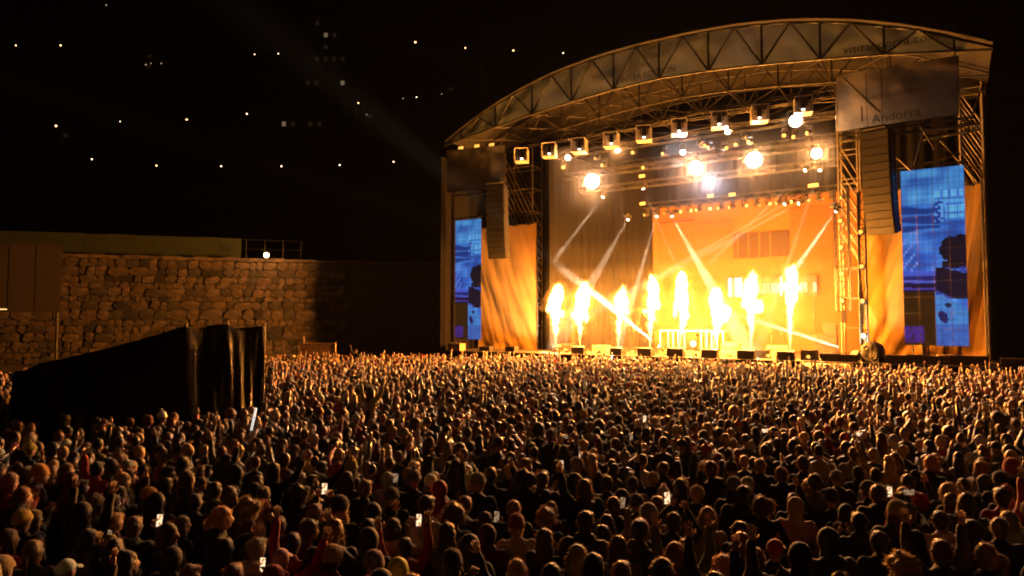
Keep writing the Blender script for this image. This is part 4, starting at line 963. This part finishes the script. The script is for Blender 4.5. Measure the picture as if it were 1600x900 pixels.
# ---- headwear and hair, all in the person's frame
def fuzz(mb, pts, nrms, n, L, r, wdt=.0035):
    for k in range(n):
        i = r.randrange(len(pts)); p = Vector(pts[i])+Vector((r.uniform(-.01,.01),r.uniform(-.01,.01),r.uniform(-.01,.01))); nn = Vector(nrms[i]); d = (nn+Vector((r.uniform(-.9,.9),r.uniform(-.9,.9),r.uniform(-.7,.5)))).normalized()
        s = d.cross(Vector((r.uniform(-1,1),r.uniform(-1,1),r.uniform(-1,1)))).normalized()*wdt; l = L*r.uniform(.4,1.2)
        m = p+d*l*.55+Vector((0,0,-.15*l)); e = p+d*l+Vector((0,0,-.5*l))
        o = len(mb.v); mb.v += [tuple(p-s),tuple(p+s),tuple(m+s*.7),tuple(m-s*.7),tuple(e)]; mb.f += [(o,o+1,o+2,o+3),(o+3,o+2,o+4)]; mb.m += [1]*2
def hairpiece(kind, seed):
    r = random.Random(seed); b = MB(); c = HC
    fuzzn, fl = 0, 0
    if kind in ('short','bun','ponytail','long','wavy','curly'):
        b.ell(c+Vector((0,-.018,.026)),(.096,.111,.117),14,10)
        if kind == 'short': b.ell(c+Vector((0,-.04,-.03)),(.078,.07,.08)); b.ell(c+Vector((r.uniform(-.02,.02),.04,.09)),(.06,.06,.035)); fuzzn,fl = 260,.028
        if kind == 'bun': b.ell(c+Vector((0,-.09,.10)),(.045,.045,.042)); b.ell(c+Vector((0,-.05,-.02)),(.075,.06,.07)); fuzzn,fl = 220,.035
        if kind == 'ponytail': b.cap(c+Vector((0,-.1,.05)),.03,c+Vector((0,-.15,-.02)),.034); b.cap(c+Vector((0,-.15,-.02)),.034,c+Vector((.01,-.15,-.2)),.015); b.ell(c+Vector((0,-.05,-.02)),(.075,.06,.07)); fuzzn,fl = 260,.035
        if kind in ('long','wavy'):
            for s in (-1,1): b.cap(c+Vector((s*.065,-.01,.02)),.04,c+Vector((s*.095,-.03,-.2)),.04); b.cap(c+Vector((s*.095,-.03,-.2)),.04,c+Vector((s*.08,-.1,-.34)),.02)
            b.cap(c+Vector((0,-.06,.0)),.075,c+Vector((0,-.1,-.2)),.06); b.cap(c+Vector((-.04,-.1,-.2)),.055,c+Vector((-.03,-.125,-.36)),.025); b.cap(c+Vector((.04,-.1,-.2)),.055,c+Vector((.04,-.125,-.34)),.025)
            fuzzn,fl = 380,.045
        if kind == 'curly':
            for k in range(26):
                d = Vector((r.gauss(0,1),r.gauss(-.5,.8),r.gauss(.4,.8))).normalized(); b.ell(c+Vector((0,-.03,.04))+d*.105,r.uniform(.04,.06),7,5)
            fuzzn,fl = 560,.06
        me = solid(b,.016,.55,2); co,fs = arr(me); bpy.data.meshes.remove(me)
        # keep the face clear
        for i,p in enumerate(co):
            co[i] += .010*np.array([nz(p*24),nz(p*24+5),nz(p*24+9)])
            if kind == 'wavy' and p[2] < c.z-.04: co[i][0] += .016*math.sin(p[2]*70); co[i][1] += .012*math.cos(p[2]*55)
        front = lambda q: q[1] > c.y+.045 and q[2] < c.z+.05 and abs(q[0]) < .075
        keep = [f for f in fs if not all(front(co[i]) for i in f)]
        o = MB(); o.v = [tuple(p) for p in co]; o.f = keep; o.m = [0]*len(keep)
        nn = co-np.array(c); nn /= np.linalg.norm(nn,axis=1)[:,None]+1e-6
        idx = [i for i in range(len(co)) if not front(co[i])]
        fuzz(o,[co[i] for i in idx],[nn[i] for i in idx],fuzzn,fl,r)
        return o.mesh('hair',[M_['hair'],M_['fuzz']],True)
    if kind in ('beanie','pompom','slouch'):
        o = MB(); n = 18; rows = []
        prof = [(.0,.94),(.0,1.06),(.045,1.07),(.05,1.0),(.09,.95),(.125,.72),(.145,.4),(.152,.12)]
        if kind == 'slouch': prof = [(.0,.94),(.0,1.06),(.04,1.07),(.045,1.02),(.10,1.02),(.15,.82),(.185,.5),(.195,.12)]
        vs = []
        for (h,k) in prof:
            for i in range(n):
                a = 2*math.pi*i/n; rib = 1+.018*(i%2); vs.append((c.x+.099*k*rib*math.cos(a), c.y-.006+.119*k*rib*math.sin(a)-(.03*h/.15), c.z+.012+h+(.012 if math.sin(a)>0 else -.012)*(1-h/.2)))
        fs = [(j*n+i, j*n+(i+1)%n, (j+1)*n+(i+1)%n, (j+1)*n+i) for j in range(len(prof)-1) for i in range(n)]+[tuple(range((len(prof)-1)*n,len(prof)*n))]
        o.add(vs,fs)
        if kind == 'pompom':
            pc = c+Vector((0,-.035,.185)); o.ell(pc,.034,8,6); fuzz(o,[tuple(pc+Vector((r.uniform(-1,1),r.uniform(-1,1),r.uniform(-1,1))).normalized()*.03) for _ in range(40)],[tuple(Vector((r.uniform(-1,1),r.uniform(-1,1),r.uniform(-1,1))).normalized()) for _ in range(40)],70,.025,r,.004)
        fuzz(o,[p for p in o.v],[tuple((Vector(p)-c).normalized()) for p in o.v],90,.012,r,.0025); return o.mesh('beanie',[M_['knit'],M_['fuzz']],True)
    if kind == 'cap':
        o = MB(); o.ell(c+Vector((0,-.008,.035)),(.088,.106,.095),14,10)
        o.grid(lambda a,b: (c.x+(a-.5)*.15*(1-.35*b*b), c.y+.085+.085*b, c.z+.045-.02*b-.05*(a-.5)**2*4*.5),6,3); o.grid(lambda a,b: (c.x+(a-.5)*.15*(1-.35*b*b), c.y+.085+.085*b, c.z+.038-.02*b-.05*(a-.5)**2*4*.5),6,3)
        return o.mesh('cap',M_['cloth'],True)
    if kind == 'hood':
        b.ell(c+Vector((0,-.03,.02)),(.115,.125,.14),14,10); b.ell(c+Vector((0,-.09,.05)),(.07,.07,.08)); b.cap(c+Vector((0,-.02,-.12)),.1,c+Vector((0,-.02,-.2)),.12)
        me = solid(b,.02,.6,3); co,fs = arr(me); bpy.data.meshes.remove(me)
        front = lambda q: q[1] > c.y+.05 and (q[0]/.075)**2+((q[2]-c.z+.01)/.1)**2 < 1
        keep = [f for f in fs if not all(front(co[i]) for i in f)]; o = MB(); o.v=[tuple(p) for p in co]; o.f=keep; o.m=[0]*len(keep)
        return o.mesh('hood',M_['cloth'],True)
    if kind == 'fur_hood':
        me = hairpiece('hood',seed); co,fs = arr(me); o = MB(); o.v=[tuple(p) for p in co]; o.f=fs; o.m=[0]*len(fs)
        ring = [c+Vector((.085*math.cos(a),.055,-.01+.115*math.sin(a))) for a in [2*math.pi*k/40 for k in range(40)]]
        fuzz(o,[tuple(p) for p in ring],[tuple((p-c).normalized()) for p in ring],260,.05,r,.005)
        return o.mesh('hood',[M_['cloth'],M_['fuzz']],True)
PM = {p:make_person_mesh(p) for p in POSES}
def flip_mesh(me):
    m = me.copy(); n = len(m.vertices); co = np.zeros(n*3); m.vertices.foreach_get('co',co); co = co.reshape(-1,3); co[:,0] *= -1; m.vertices.foreach_set('co',co.ravel()); m.flip_normals(); m.update(); return m
for p,q in (('wave_l','wave'),('phone_l','phone'),('fist_l','fist')):
    b,j,t = PM[q]; PM[p] = (flip_mesh(b),[flip_mesh(k) for k in j],t)
HAIR = {k:[hairpiece(k,s) for s in range(n)] for k,n in (('short',3),('long',3),('wavy',2),('bun',1),('ponytail',1),('curly',2),('beanie',1),('pompom',1),('slouch',1),('cap',1),('hood',1),('fur_hood',1))}
for k in HAIR:
    if k == 'fur_hood':
        for m in HAIR[k]:
            pass
HAIRCOL = [(n_,tuple(q*1.5 for q in c_)) for n_,c_ in [('black',(.012,.01,.009)),('dark brown',(.03,.017,.01)),('brown',(.07,.036,.018)),('light brown',(.14,.075,.035)),('blond',(.32,.2,.09)),('auburn',(.12,.035,.015))]]
HATCOL = [('black',(.015,.015,.016)),('grey',(.2,.19,.18)),('cream',(.55,.47,.36)),('mustard',(.42,.26,.05)),('red',(.35,.03,.025)),('navy',(.02,.03,.08)),('olive',(.09,.1,.04)),('white',(.7,.68,.64))]
COATCOL = [('black',(.012,.012,.013))]*9+[('charcoal',(.03,.03,.032))]*5+[('navy',(.012,.018,.045))]*4+[('dark green',(.02,.03,.018))]*2+[('tan',(.34,.24,.13)),('cream',(.5,.43,.33)),('red',(.3,.02,.018)),('grey',(.14,.135,.13)),('burgundy',(.08,.012,.016)),('olive',(.07,.07,.03)),('brown',(.08,.045,.025))]
HEADS = ['short']*34+['long']*17+['wavy']*9+['bun']*4+['ponytail']*5+['curly']*4+['beanie']*11+['pompom']*6+['slouch']*3+['cap']*4+['hood']*6+['fur_hood']*2
HEADTXT = {'short':'short {} hair','long':'long {} hair','wavy':'wavy {} hair','bun':'{} hair in a bun','ponytail':'a {} ponytail','curly':'bushy {} curls','beanie':'a {} beanie','pompom':'a {} bobble hat','slouch':'a {} slouch hat','cap':'a {} cap','hood':'a {} hood up','fur_hood':'a {} fuzzy hood up'}
POSETXT = {'stand':'','pocket':'','wave':'right arm waving','wave_l':'left arm waving','up':'both arms raised','clap':'hands clapping','phone':'holding up a phone','phone_l':'holding up a phone','phone_high':'filming with both hands','fist':'right hand raised','fist_l':'left hand raised','point':'pointing forward','sit':'on shoulders','sit_two':'on shoulders with arms up'}
for _k in ('phone_glow','phone_dim'):
    _n = M_[_k].node_tree; _t = _n.nodes.new('ShaderNodeTexCoord'); _z = _n.nodes.new('ShaderNodeTexNoise'); _z.inputs['Scale'].default_value = 28; _r = _n.nodes.new('ShaderNodeValToRGB')
    _r.color_ramp.elements[0].position = .42; _r.color_ramp.elements[0].color = (.25,.06,.01,1); _r.color_ramp.elements[1].position = .56; _r.color_ramp.elements[1].color = (1,.72,.42,1)
    _n.links.new(_t.outputs['Object'],_z.inputs['Vector']); _n.links.new(_z.outputs[0],_r.inputs[0]); _n.links.new(_r.outputs[0],_n.nodes['Principled BSDF'].inputs['Emission Color'])
def make_person(x, y, z=0, pose=None, head=None, hcol=None, coat=None, style=None, scale=None, rz=None, face=None):
    pose = pose or rnd.choices(['stand','pocket','wave','wave_l','up','clap','phone','phone_l','fist','fist_l','point'],[36,28,2.5,2.5,3,6,.6,.5,2.5,2.5,1])[0]
    head = head or rnd.choice(HEADS); hat = head in ('beanie','pompom','slouch','cap'); hood = head in ('hood','fur_hood')
    cn, cc = coat or rnd.choice(COATCOL)
    if hood: hn, hcv = cn, cc
    else: hn, hcv = hcol or rnd.choices(HATCOL if hat else HAIRCOL, None if hat else [5,6,5,3,2,1])[0]
    body,jk,tr = PM[pose]; style = rnd.randrange(3) if style is None else style
    o = link('person', body); o.location = (x,y,z)
    a = math.atan2(SO.y-y, SO.x-x)-math.pi/2 if face is None else face
    o.rotation_euler.x = rnd.gauss(-.02,.045); o.rotation_euler.y = rnd.gauss(0,.05); o.rotation_euler.z = a + (rnd.gauss(0,.38) if rz is None else rz)
    s = scale or min(1.10,max(.93,rnd.gauss(1.0,.052))); o.scale = (s,s,s)
    jit = lambda c,k=.2: (*[max(0.006,q*1.3*(1+rnd.uniform(-k,k))) for q in c],1)
    c = link('jacket', jk[style], o); c.color = jit(cc)
    c = link('trousers', tr, o); c.color = jit(rnd.choice(((.012,.014,.025),(.01,.01,.01),(.03,.03,.035))))
    hm = rnd.choice(HAIR[head]); c = link(hm.name.split('.')[0], hm, o); c.color = jit(hcv)
    if hat:
        under = rnd.choice(['none','none','long','short']) 
        if under != 'none': c2 = link('hair', rnd.choice(HAIR[under]), o); c2.color = jit(rnd.choice(HAIRCOL)[1]); c2.scale = (.95,.95,.97); c2.location = (0,.0,.035)
    if face is None and not pose.startswith('sit'): pass
    kind = ('jacket','hooded jacket','puffer jacket')[style]
    o['desc'] = (HEADTXT[head].format(hn), f'{cn} {kind}', POSETXT[pose]); return o
# ---- lay-out: jittered rows filling the ground up to the barrier
def v_of(x,y): return (Vector((x,y,0))-SO).dot(V)
def u_of(x,y): return (Vector((x,y,0))-SO).dot(U)
def in_tent(x,y): return in_poly(x,y,1.16)
def ok(x,y):
    if in_tent(x,y): return False
    if v_of(x,y) > -3.5: return False
    if y > 46: return False
    if x < -18 and y > 33: return False
    return abs(x) < .80*y+1.0
def head_at(px,py,z=1.78): return at_z(px,py,z)
SPEC = [ # head-top pixel, attributes
 (630,866,dict(pose='pocket',head='hood',coat=('lime yellow',(.5,.48,.04)),style=0)),
 (524,852,dict(pose='stand',head='beanie',hcol=('tan',(.42,.28,.12)),coat=('red',(.2,.015,.012)),style=0)),
 (452,838,dict(pose='fist_l',head='short',coat=('red',(.26,.02,.016)),style=0)),
 (1241,782,dict(pose='pocket',head='hood',coat=('tan',(.4,.28,.15)),style=0)),
 (890,850,dict(pose='stand',head='long',hcol=('blond',(.36,.24,.12)),coat=('grey',(.12,.11,.1)),style=0)),
 (968,842,dict(pose='stand',head='long',hcol=('brown',(.07,.035,.018)),style=0)),
 (815,738,dict(pose='stand',head='curly',hcol=('black',(.02,.013,.009)),coat=('black',(.012,.012,.012)),scale=1.06)),
 (648,778,dict(pose='clap',head='short',coat=('tan',(.36,.26,.14)),style=2,scale=1.08)),
 (1035,800,dict(pose='phone_high',head='short',coat=('black',(.012,.012,.012)))),
 (1088,792,dict(pose='stand',head='wavy',hcol=('blond',(.3,.19,.08)),coat=('tan',(.28,.19,.1)))),
 (1018,784,dict(pose='pocket',head='fur_hood',coat=('grey',(.22,.2,.18)))),
 (1475,802,dict(pose='phone',head='short',hcol=('brown',(.07,.04,.02)),coat=('cream',(.42,.36,.28)),style=1)),
 (1136,832,dict(pose='stand',head='short',hcol=('auburn',(.13,.04,.018)),coat=('black',(.012,.012,.012)))),
 (1185,860,dict(pose='stand',head='short',hcol=('light brown',(.16,.09,.04)))),
 (1433,876,dict(pose='stand',head='curly',hcol=('blond',(.34,.2,.07)))),
 (1590,800,dict(pose='pocket',head='long',hcol=('blond',(.33,.22,.1)),coat=('cream',(.45,.38,.28)))),
 (1370,762,dict(pose='stand',head='short',coat=('black',(.01,.01,.01)),scale=1.08)),
 (1367,832,dict(pose='stand',head='short',hcol=('dark brown',(.03,.016,.01)),coat=('black',(.01,.01,.01)))),
 (30,694,dict(pose='stand',head='pompom',hcol=('yellow',(.5,.36,.1)))),
 (198,742,dict(pose='stand',head='pompom',hcol=('cream',(.42,.34,.18)))),
 (128,778,dict(pose='stand',head='beanie',hcol=('grey',(.12,.1,.08)))),
 (20,872,dict(pose='stand',head='beanie',hcol=('tan',(.35,.24,.12)))),
 (395,846,dict(pose='stand',head='short',hcol=('blond',(.36,.25,.13)),coat=('cream',(.45,.38,.3)))),
 (120,830,dict(pose='phone',head='long',coat=('olive',(.08,.07,.04)))),
 (492,784,dict(pose='phone_high',head='short',coat=('black',(.012,.012,.012)))),
 (20,826,dict(pose='stand',head='long',coat=('red',(.3,.03,.02)))),
 (1490,694,dict(pose='stand',head='short',coat=('tan',(.32,.22,.12)),style=0)),
 (1337,700,dict(pose='stand',head='short',coat=('tan',(.3,.2,.1)),scale=1.06)),
 (1120,708,dict(pose='stand',head='long',hcol=('light brown',(.16,.09,.04)))),
 (612,766,dict(pose='stand',head='beanie',hcol=('olive',(.09,.1,.04)))),
 (815,806,dict(pose='stand',head='beanie',hcol=('red',(.3,.03,.02)),coat=('cream',(.4,.32,.2)))),
 (730,690,dict(pose='wave',head='short')),(968,780,dict(pose='phone',head='short')),(877,694,dict(pose='phone_high',head='long')),(1203,684,dict(pose='phone_high',head='short')),
 (1417,668,dict(pose='phone_high',head='short')),(980,676,dict(pose='phone',head='short')),(915,708,dict(pose='phone_l',head='long')),(1447,790,dict(pose='phone_high',head='short',coat=('black',(.01,.01,.01)))),
 (627,806,dict(pose='phone',head='long')),(362,876,dict(pose='phone',head='short')),(1012,664,dict(pose='phone_high',head='short')),(872,720,dict(pose='phone',head='short')),
]
people = []; placed = []
def free(x,y,d=.42): return all((x-a)**2+(y-b)**2 > d*d for a,b in placed[-900:])
for px,py,kw in SPEC:
    p = head_at(px,py,1.77*kw.get('scale',1.0)); 
    if not free(p.x,p.y,.3): continue
    kw = dict(kw); kw.setdefault('scale',1.0); kw['rz'] = rnd.gauss(0,.15); people.append(make_person(p.x,p.y,**kw)); placed.append((p.x,p.y))
grid_pts = []; Y = 6.25; row = 0
while Y < 47:
    hw = .80*Y+1.2; step = .47; X = -hw+rnd.uniform(0,step)
    while X < hw:
        x = X+rnd.gauss(0,.14); y = Y+rnd.gauss(0,.19)
        if ok(x,y): grid_pts.append((x,y,row))
        X += step*rnd.uniform(.88,1.2)
    Y += .57; row += 1
grid_pts.sort(key=lambda q: q[1])
far = []
for x,y,rw in grid_pts:
    if y < 9.2 and x > 2.2 and rnd.random() < .35: continue      # thinner patch at the near right
    if y < 24 and not free(x,y,.33): continue
    if len(people) < 292 : people.append(make_person(x,y)); placed.append((x,y))
    else: far.append((x,y))
# people on shoulders
for (px,py,zc,kw,txt) in ((577,606,1.46,dict(pose='sit_two',head='long',coat=('tan',(.36,.24,.12)),style=0,rz=0),'near'),(556,546,1.46,dict(pose='sit',head='cap',hcol=('black',(.012,.012,.012)),coat=('black',(.012,.012,.012)),face=math.radians(150),rz=0),'far')):
    p = at_z(px,py,zc+1.75-.83)
    far.append((p.x,p.y)); people.append(make_person(p.x,p.y-.02,z=zc-.83,scale=1.0,**kw)); people[-1]['sit'] = 1
# labels: look first, then the place counted along rows seen from the camera
rows_ = {}
for o in people:
    if 'sit' in o.keys(): continue
    rows_.setdefault(int((o.location.y-6.0)/.75),[]).append(o)
def ordinal(n): return f"{n}{'th' if 10<=n%100<=20 else {1:'st',2:'nd',3:'rd'}.get(n%10,'th')}"
for ri,k in enumerate(sorted(rows_)):
    L = sorted(rows_[k],key=lambda o:o.location.x/o.location.y)
    for i,o in enumerate(L):
        h,cst,ps = o['desc']; rt = 'nearest row' if ri==0 else f'{ordinal(ri+1)} row back'
        lab = f'{h}, {cst}{", "+ps if ps else ""}, {ordinal(i+1)} from left, {rt}'
        if len(lab.split()) > 16: lab = f'{h}, {cst}, {ordinal(i+1)} from left, {rt}'
        o['label'] = lab; o['category'] = 'person'; o['group'] = 'people in the near crowd'
for o in people:
    if 'sit' in o.keys():
        h,cst,ps = o['desc']; o['label'] = f'person with {h} in a {cst} sitting on shoulders above the crowd'; o['category'] = 'person'; o['group'] = 'people on shoulders'; del o['sit']
    if 'desc' in o.keys(): del o['desc']
# ---- phones held up
ph_mesh = MB().box((0,0,0),(.078,.009,.158)).mesh('phone',M_['phone_body']); sc_glow = MB().box((0,-.0055,0),(.070,.001,.146)).mesh('screen',M_['phone_glow']); sc_dim = MB().box((0,-.0055,0),(.070,.001,.146)).mesh('screen',M_['phone_dim'])
n = 0
for o in people:
    bn = o.data.name.split('.')[0]
    pose = next((p for p in PM if PM[p][0] is o.data), '')
    if pose in ('phone','phone_l','phone_high'):
        loc = {'phone':(.085,.34,1.63),'phone_l':(-.085,.34,1.63),'phone_high':(0,.34,1.86)}[pose]
        w_ = Matrix.Translation(o.location)@Matrix.Rotation(o.rotation_euler.z,4,'Z')@Matrix.Diagonal((*o.scale,1))
        p = w_@Vector(loc); P = link('phone', ph_mesh); P.location = p
        tocam = Vector((0,0,CAMZ))-p; yaw = math.atan2(-tocam.x*-1,-tocam.y*-1)
        P.rotation_euler = (rnd.uniform(-.25,.05), math.pi/2 if (pose=='phone_high' and rnd.random()<.4) else rnd.uniform(-.15,.15), o.rotation_euler.z+rnd.uniform(-.2,.2))
        link('screen', sc_glow if rnd.random()<.6 else sc_dim, P)
        tag(P, f"lit phone in the hands of: {o['label']}"[:110], 'phone', 'phones held up in the crowd')
        lab = o['label'].split(', '); P['label'] = 'glowing phone held by '+lab[0]+', '+lab[-2]+', '+lab[-1]; n += 1
# ---- the far crowd: one mass of small figures
M_['crowd'] = mat('far_crowd_clothes', rough=.45, attr='Col', sheen=.3)
def tri(mb): 
    fs = []
    for f in mb.f:
        for k in range(1,len(f)-1): fs.append((f[0],f[k],f[k+1]))
    return np.array(mb.v), np.array(fs)
def lod(pose):
    parts = []; ks = POSES[pose]
    t = MB(); t.path([(0,0,.5),(0,0,.9),(0,0,1.15),(0,0,1.36),(0,0,1.46),(0,.0,1.5)],[.13,.17,.165,.185,.13,.06],7); co = [(1.18 if 1.2<p[2]<1.48 else 1.0) for p in t.v]; t.v = [(p[0]*k,p[1]*.72,p[2]) for p,k in zip(t.v,co)]
    for s,k in zip((-1,1),ks):
        sh,el,wr,d,n = arm(s,k); t.path([sh,el,wr],[.078,.062,.045],5)
    for s in (-1,1): t.tube((s*.1,0,.6),(s*.11,0,.02),.08,.05,5)
    parts.append((*tri(t),0))
    h = MB(); h.ell(HC,(.076,.096,.116),8,6); h.tube((0,0,1.44),(0,.01,1.56),.055,.05,5)
    for s,k in zip((-1,1),ks):
        sh,el,wr,d,n = arm(s,k); h.path([wr,wr+d*.07,wr+d*.11,wr+d*.18],[.026,.042,.04,.014],5)
        x = d.cross(n).normalized(); h.path([wr+d*.03-x*.03,wr+d*.08-x*.075],[.014,.008],4)
    parts.append((*tri(h),1))
    return parts
def lodhead(kind):
    h = MB(); r = random.Random(5)
    if kind == 'short': h.ell(HC+Vector((0,-.02,.024)),(.087,.1,.108),8,6)
    elif kind == 'long': h.ell(HC+Vector((0,-.02,.022)),(.09,.1,.11),8,6); h.path([HC+Vector((0,-.06,.03)),HC+Vector((0,-.09,-.12)),HC+Vector((0,-.12,-.34))],[.09,.105,.05],7)
    elif kind == 'hat': h.path([HC+Vector((0,-.01,.02)),HC+Vector((0,-.01,.06)),HC+Vector((0,-.02,.12)),HC+Vector((0,-.03,.16))],[.104,.106,.085,.03],9)
    elif kind == 'pompom': h.path([HC+Vector((0,-.01,.02)),HC+Vector((0,-.01,.06)),HC+Vector((0,-.02,.12)),HC+Vector((0,-.03,.16))],[.104,.106,.085,.03],9); h.ell(HC+Vector((0,-.03,.185)),.038,6,5)
    elif kind == 'hood': h.ell(HC+Vector((0,-.035,.01)),(.11,.12,.14),8,6)
    elif kind == 'curly': h.ell(HC+Vector((0,-.03,.04)),(.14,.14,.14),9,7); h.v = [tuple(Vector(p)+Vector((r.uniform(-.02,.02),r.uniform(-.02,.02),r.uniform(-.02,.02)))) for p in h.v]
    return tri(h)
LODP = {p:lod(p) for p in ('stand','pocket','wave','up','clap','phone','phone_high','fist','point')}
LODH = {k:lodhead(k) for k in ('short','long','hat','pompom','hood','curly')}
VV, FF, CC = [], [], []; base = 0
phones_v = []; npr = np.random.RandomState(3)
SKIN = np.array([.48,.29,.19])
for (x,y) in far:
    vv = v_of(x,y); near = max(0,min(1,(vv+26)/20)); left = x < -2
    wts = [32*(1-near)+16, 24*(1-near)+8, 5+7*near, 3+9*near, 9, 4, 3+5*near, 5+8*near, 3+4*near]
    pose = rnd.choices(['stand','pocket','wave','up','clap','phone','phone_high','fist','point'],wts)[0]
    hk = rnd.choices(list(LODH),[46,26,13,5,7,3])[0]
    coat = np.array(rnd.choice(COATCOL)[1])*rnd.uniform(.8,1.5)+.004
    if rnd.random()<.06: coat = np.array(rnd.choice(((.5,.44,.36),(.32,.03,.025),(.4,.28,.14),(.2,.22,.26))))
    hc = coat if hk=='hood' else np.array(rnd.choice(HATCOL if hk in ('hat','pompom') else HAIRCOL)[1])*rnd.uniform(.8,1.3)
    s = min(1.12,max(.9,rnd.gauss(1,.05))); a = math.atan2(SO.y-y,SO.x-x)-math.pi/2+rnd.gauss(0,.35); fl = rnd.choice((-1,1))
    ca, sa = math.cos(a), math.sin(a)
    for (v,f,ci) in LODP[pose]+[(*LODH[hk],2)]:
        q = v*s; q = q*np.array([fl,1,1]); w_ = np.stack([q[:,0]*ca-q[:,1]*sa+x, q[:,0]*sa+q[:,1]*ca+y, q[:,2]],1)
        VV.append(w_); FF.append((f if fl>0 else f[:,::-1])+base); base += len(v)
        col = coat if ci==0 else SKIN*rnd.uniform(.6,1.15) if ci==1 else hc
        CC.append(np.tile(np.append(col,1),(len(v),1)))
    if pose in ('phone','phone_high') and rnd.random()<.12:
        lx,ly,lz = ((.085*fl,.34,1.63) if pose=='phone' else (0,.34,1.86)); phones_v.append((x+(lx*ca-ly*sa)*s, y+(lx*sa+ly*ca)*s, lz*s, a))
VV = np.concatenate(VV); FF = np.concatenate(FF).astype(np.int32); CC = np.concatenate(CC)
me = bpy.data.meshes.new('crowd'); me.vertices.add(len(VV)); me.vertices.foreach_set('co',VV.ravel()); me.loops.add(FF.size); me.loops.foreach_set('vertex_index',FF.ravel())
me.polygons.add(len(FF)); me.polygons.foreach_set('loop_start',np.arange(0,FF.size,3,dtype=np.int32)); me.polygons.foreach_set('use_smooth',np.ones(len(FF),dtype=bool)); me.update(calc_edges=True)
ca_ = me.color_attributes.new('Col','FLOAT_COLOR','POINT'); ca_.data.foreach_set('color',CC.ravel().astype(np.float32)); me.materials.append(M_['crowd'])
tag(link('crowd',me), 'dense far crowd with raised hands packed up to the stage', 'crowd', kind='stuff')
print('FAR', len(far), 'tris', len(FF), 'phones', len(phones_v))
phones_v.sort(key=lambda q:q[1])
for i,(x,y,z,a) in enumerate(phones_v[:26:2]):
    P = link('phone', ph_mesh); P.location = (x,y,z); P.rotation_euler = (rnd.uniform(-.2,.1), math.pi/2 if rnd.random()<.3 else 0, a+rnd.uniform(-.2,.2)); link('screen', rnd.choice((sc_glow,sc_glow,sc_dim)), P)
    qx,qy = proj((x,y,z)); tag(P, f"tiny lit phone above the far crowd, {ordinal(i+1)} nearest of the far phones", 'phone', 'phones glowing in the far crowd')
# ---- single things in the crowd
M_['glow'] = mat('glow_stick', (.8,.8,.8), .3, emit=(1,.9,.8), estr=.8)
p = at_y(395,655,15.6); gs = thing('glow_stick', 'white glow stick held up in front of the black tent', 'glow stick', loc=(p.x,p.y,p.z-.25))
MB().path([(-.03,0,0),(.02,0,.25),(.07,0,.5)],[.025,.03,.025],8).build('glow_tube', M_['glow'], gs, True); MB().tube((-.05,0,-.12),(-.03,0,0),.022,.022,8).build('grip', M_['white'], gs)
M_['redflag'] = mat('red_cloth', (.42,.02,.02), .75, trans=.35)
for i,(px,py,Y,lab) in enumerate(((863,577,41,'red flag held above the crowd below the first flames'),(762,582,43,'darker red flag held above the crowd left of the first flames'))):
    p = at_y(px,py,Y); fg = thing('flag', lab, 'flag', loc=(p.x,p.y,1.2)); zt = p.z-1.2
    bar(fg,(.42,0,0),(.42,0,zt+.75),.018,M_['wood'],'pole')
    MB().grid(lambda a,b: (.42-.85*a, .1*math.sin(a*7+b*2), zt-.5+1.1*b-.12*a*a),14,8).build('flag_cloth', M_['redflag'], fg, True)
# ---- performer behind the desk
o = make_person(0,0,pose='clap',head='cap',coat=('black',(.02,.02,.02)),style=0,scale=1.05,face=0,rz=0)
o.location = S((d0+d1)/2-.25,4.75,FLOOR); o.rotation_euler = (math.radians(8),0,-ANG+math.pi); del o['desc']; tag(o,'performer in a dark top and cap behind the slatted desk','person')
# ---- security crew in the pit on the right
for i,(px,v,ps) in enumerate(((1330,-2.2,'clap'),(1362,-2.2,'point'),(1385,-2.0,'phone_high'),(1418,-2.3,'stand'),(1458,-2.2,'up'),(1480,-2.1,'clap'))):
    u = pl(px,600,v)[0]; P = S(u,v,0); o = make_person(P.x,P.y,pose=ps,head='short',coat=('black',(.015,.015,.015)),style=0,scale=1.05,face=-ANG+math.pi+rnd.uniform(-.6,.6),rz=0)
    del o['desc']; tag(o, f'crew member in black in the pit before the right wing, {ORD[i]} from left', 'person', 'crew in the pit')
# ================================================================ air
hz = MB().box((0,340,150),(1160,760,306)); ho = hz.build('haze', mat_vol('haze_air',(1,.97,.94),HAZE,.35)); tag(ho,'thin night haze over the whole ground','haze',kind='stuff')
def lump_box(u0,u1,v0,v1,z0,z1,n):
    m = MB(); c = ((u0+u1)/2,(v0+v1)/2,(z0+z1)/2); return m.box(c,(u1-u0,v1-v0,z1-z0))
bands = [FLOOR+.01,6.2,8.0,9.8,17.0]; words_ = ('thickest smoke low round the flames','smoke layer over the flame tips','smoke layer above the led strip','thin smoke among the lighting trusses')
for k in range(4):
    t = k/3; sm = lump_box(-9.3,10.3,.3,11.5,bands[k],bands[k+1]-.01,1).build('smoke', mat_vol('stage_smoke',(1,.95,.9),SMOKE*(1.08-.5*t),.45+.35*t), None, False, SM); tag(sm,words_[k],'smoke',kind='stuff')
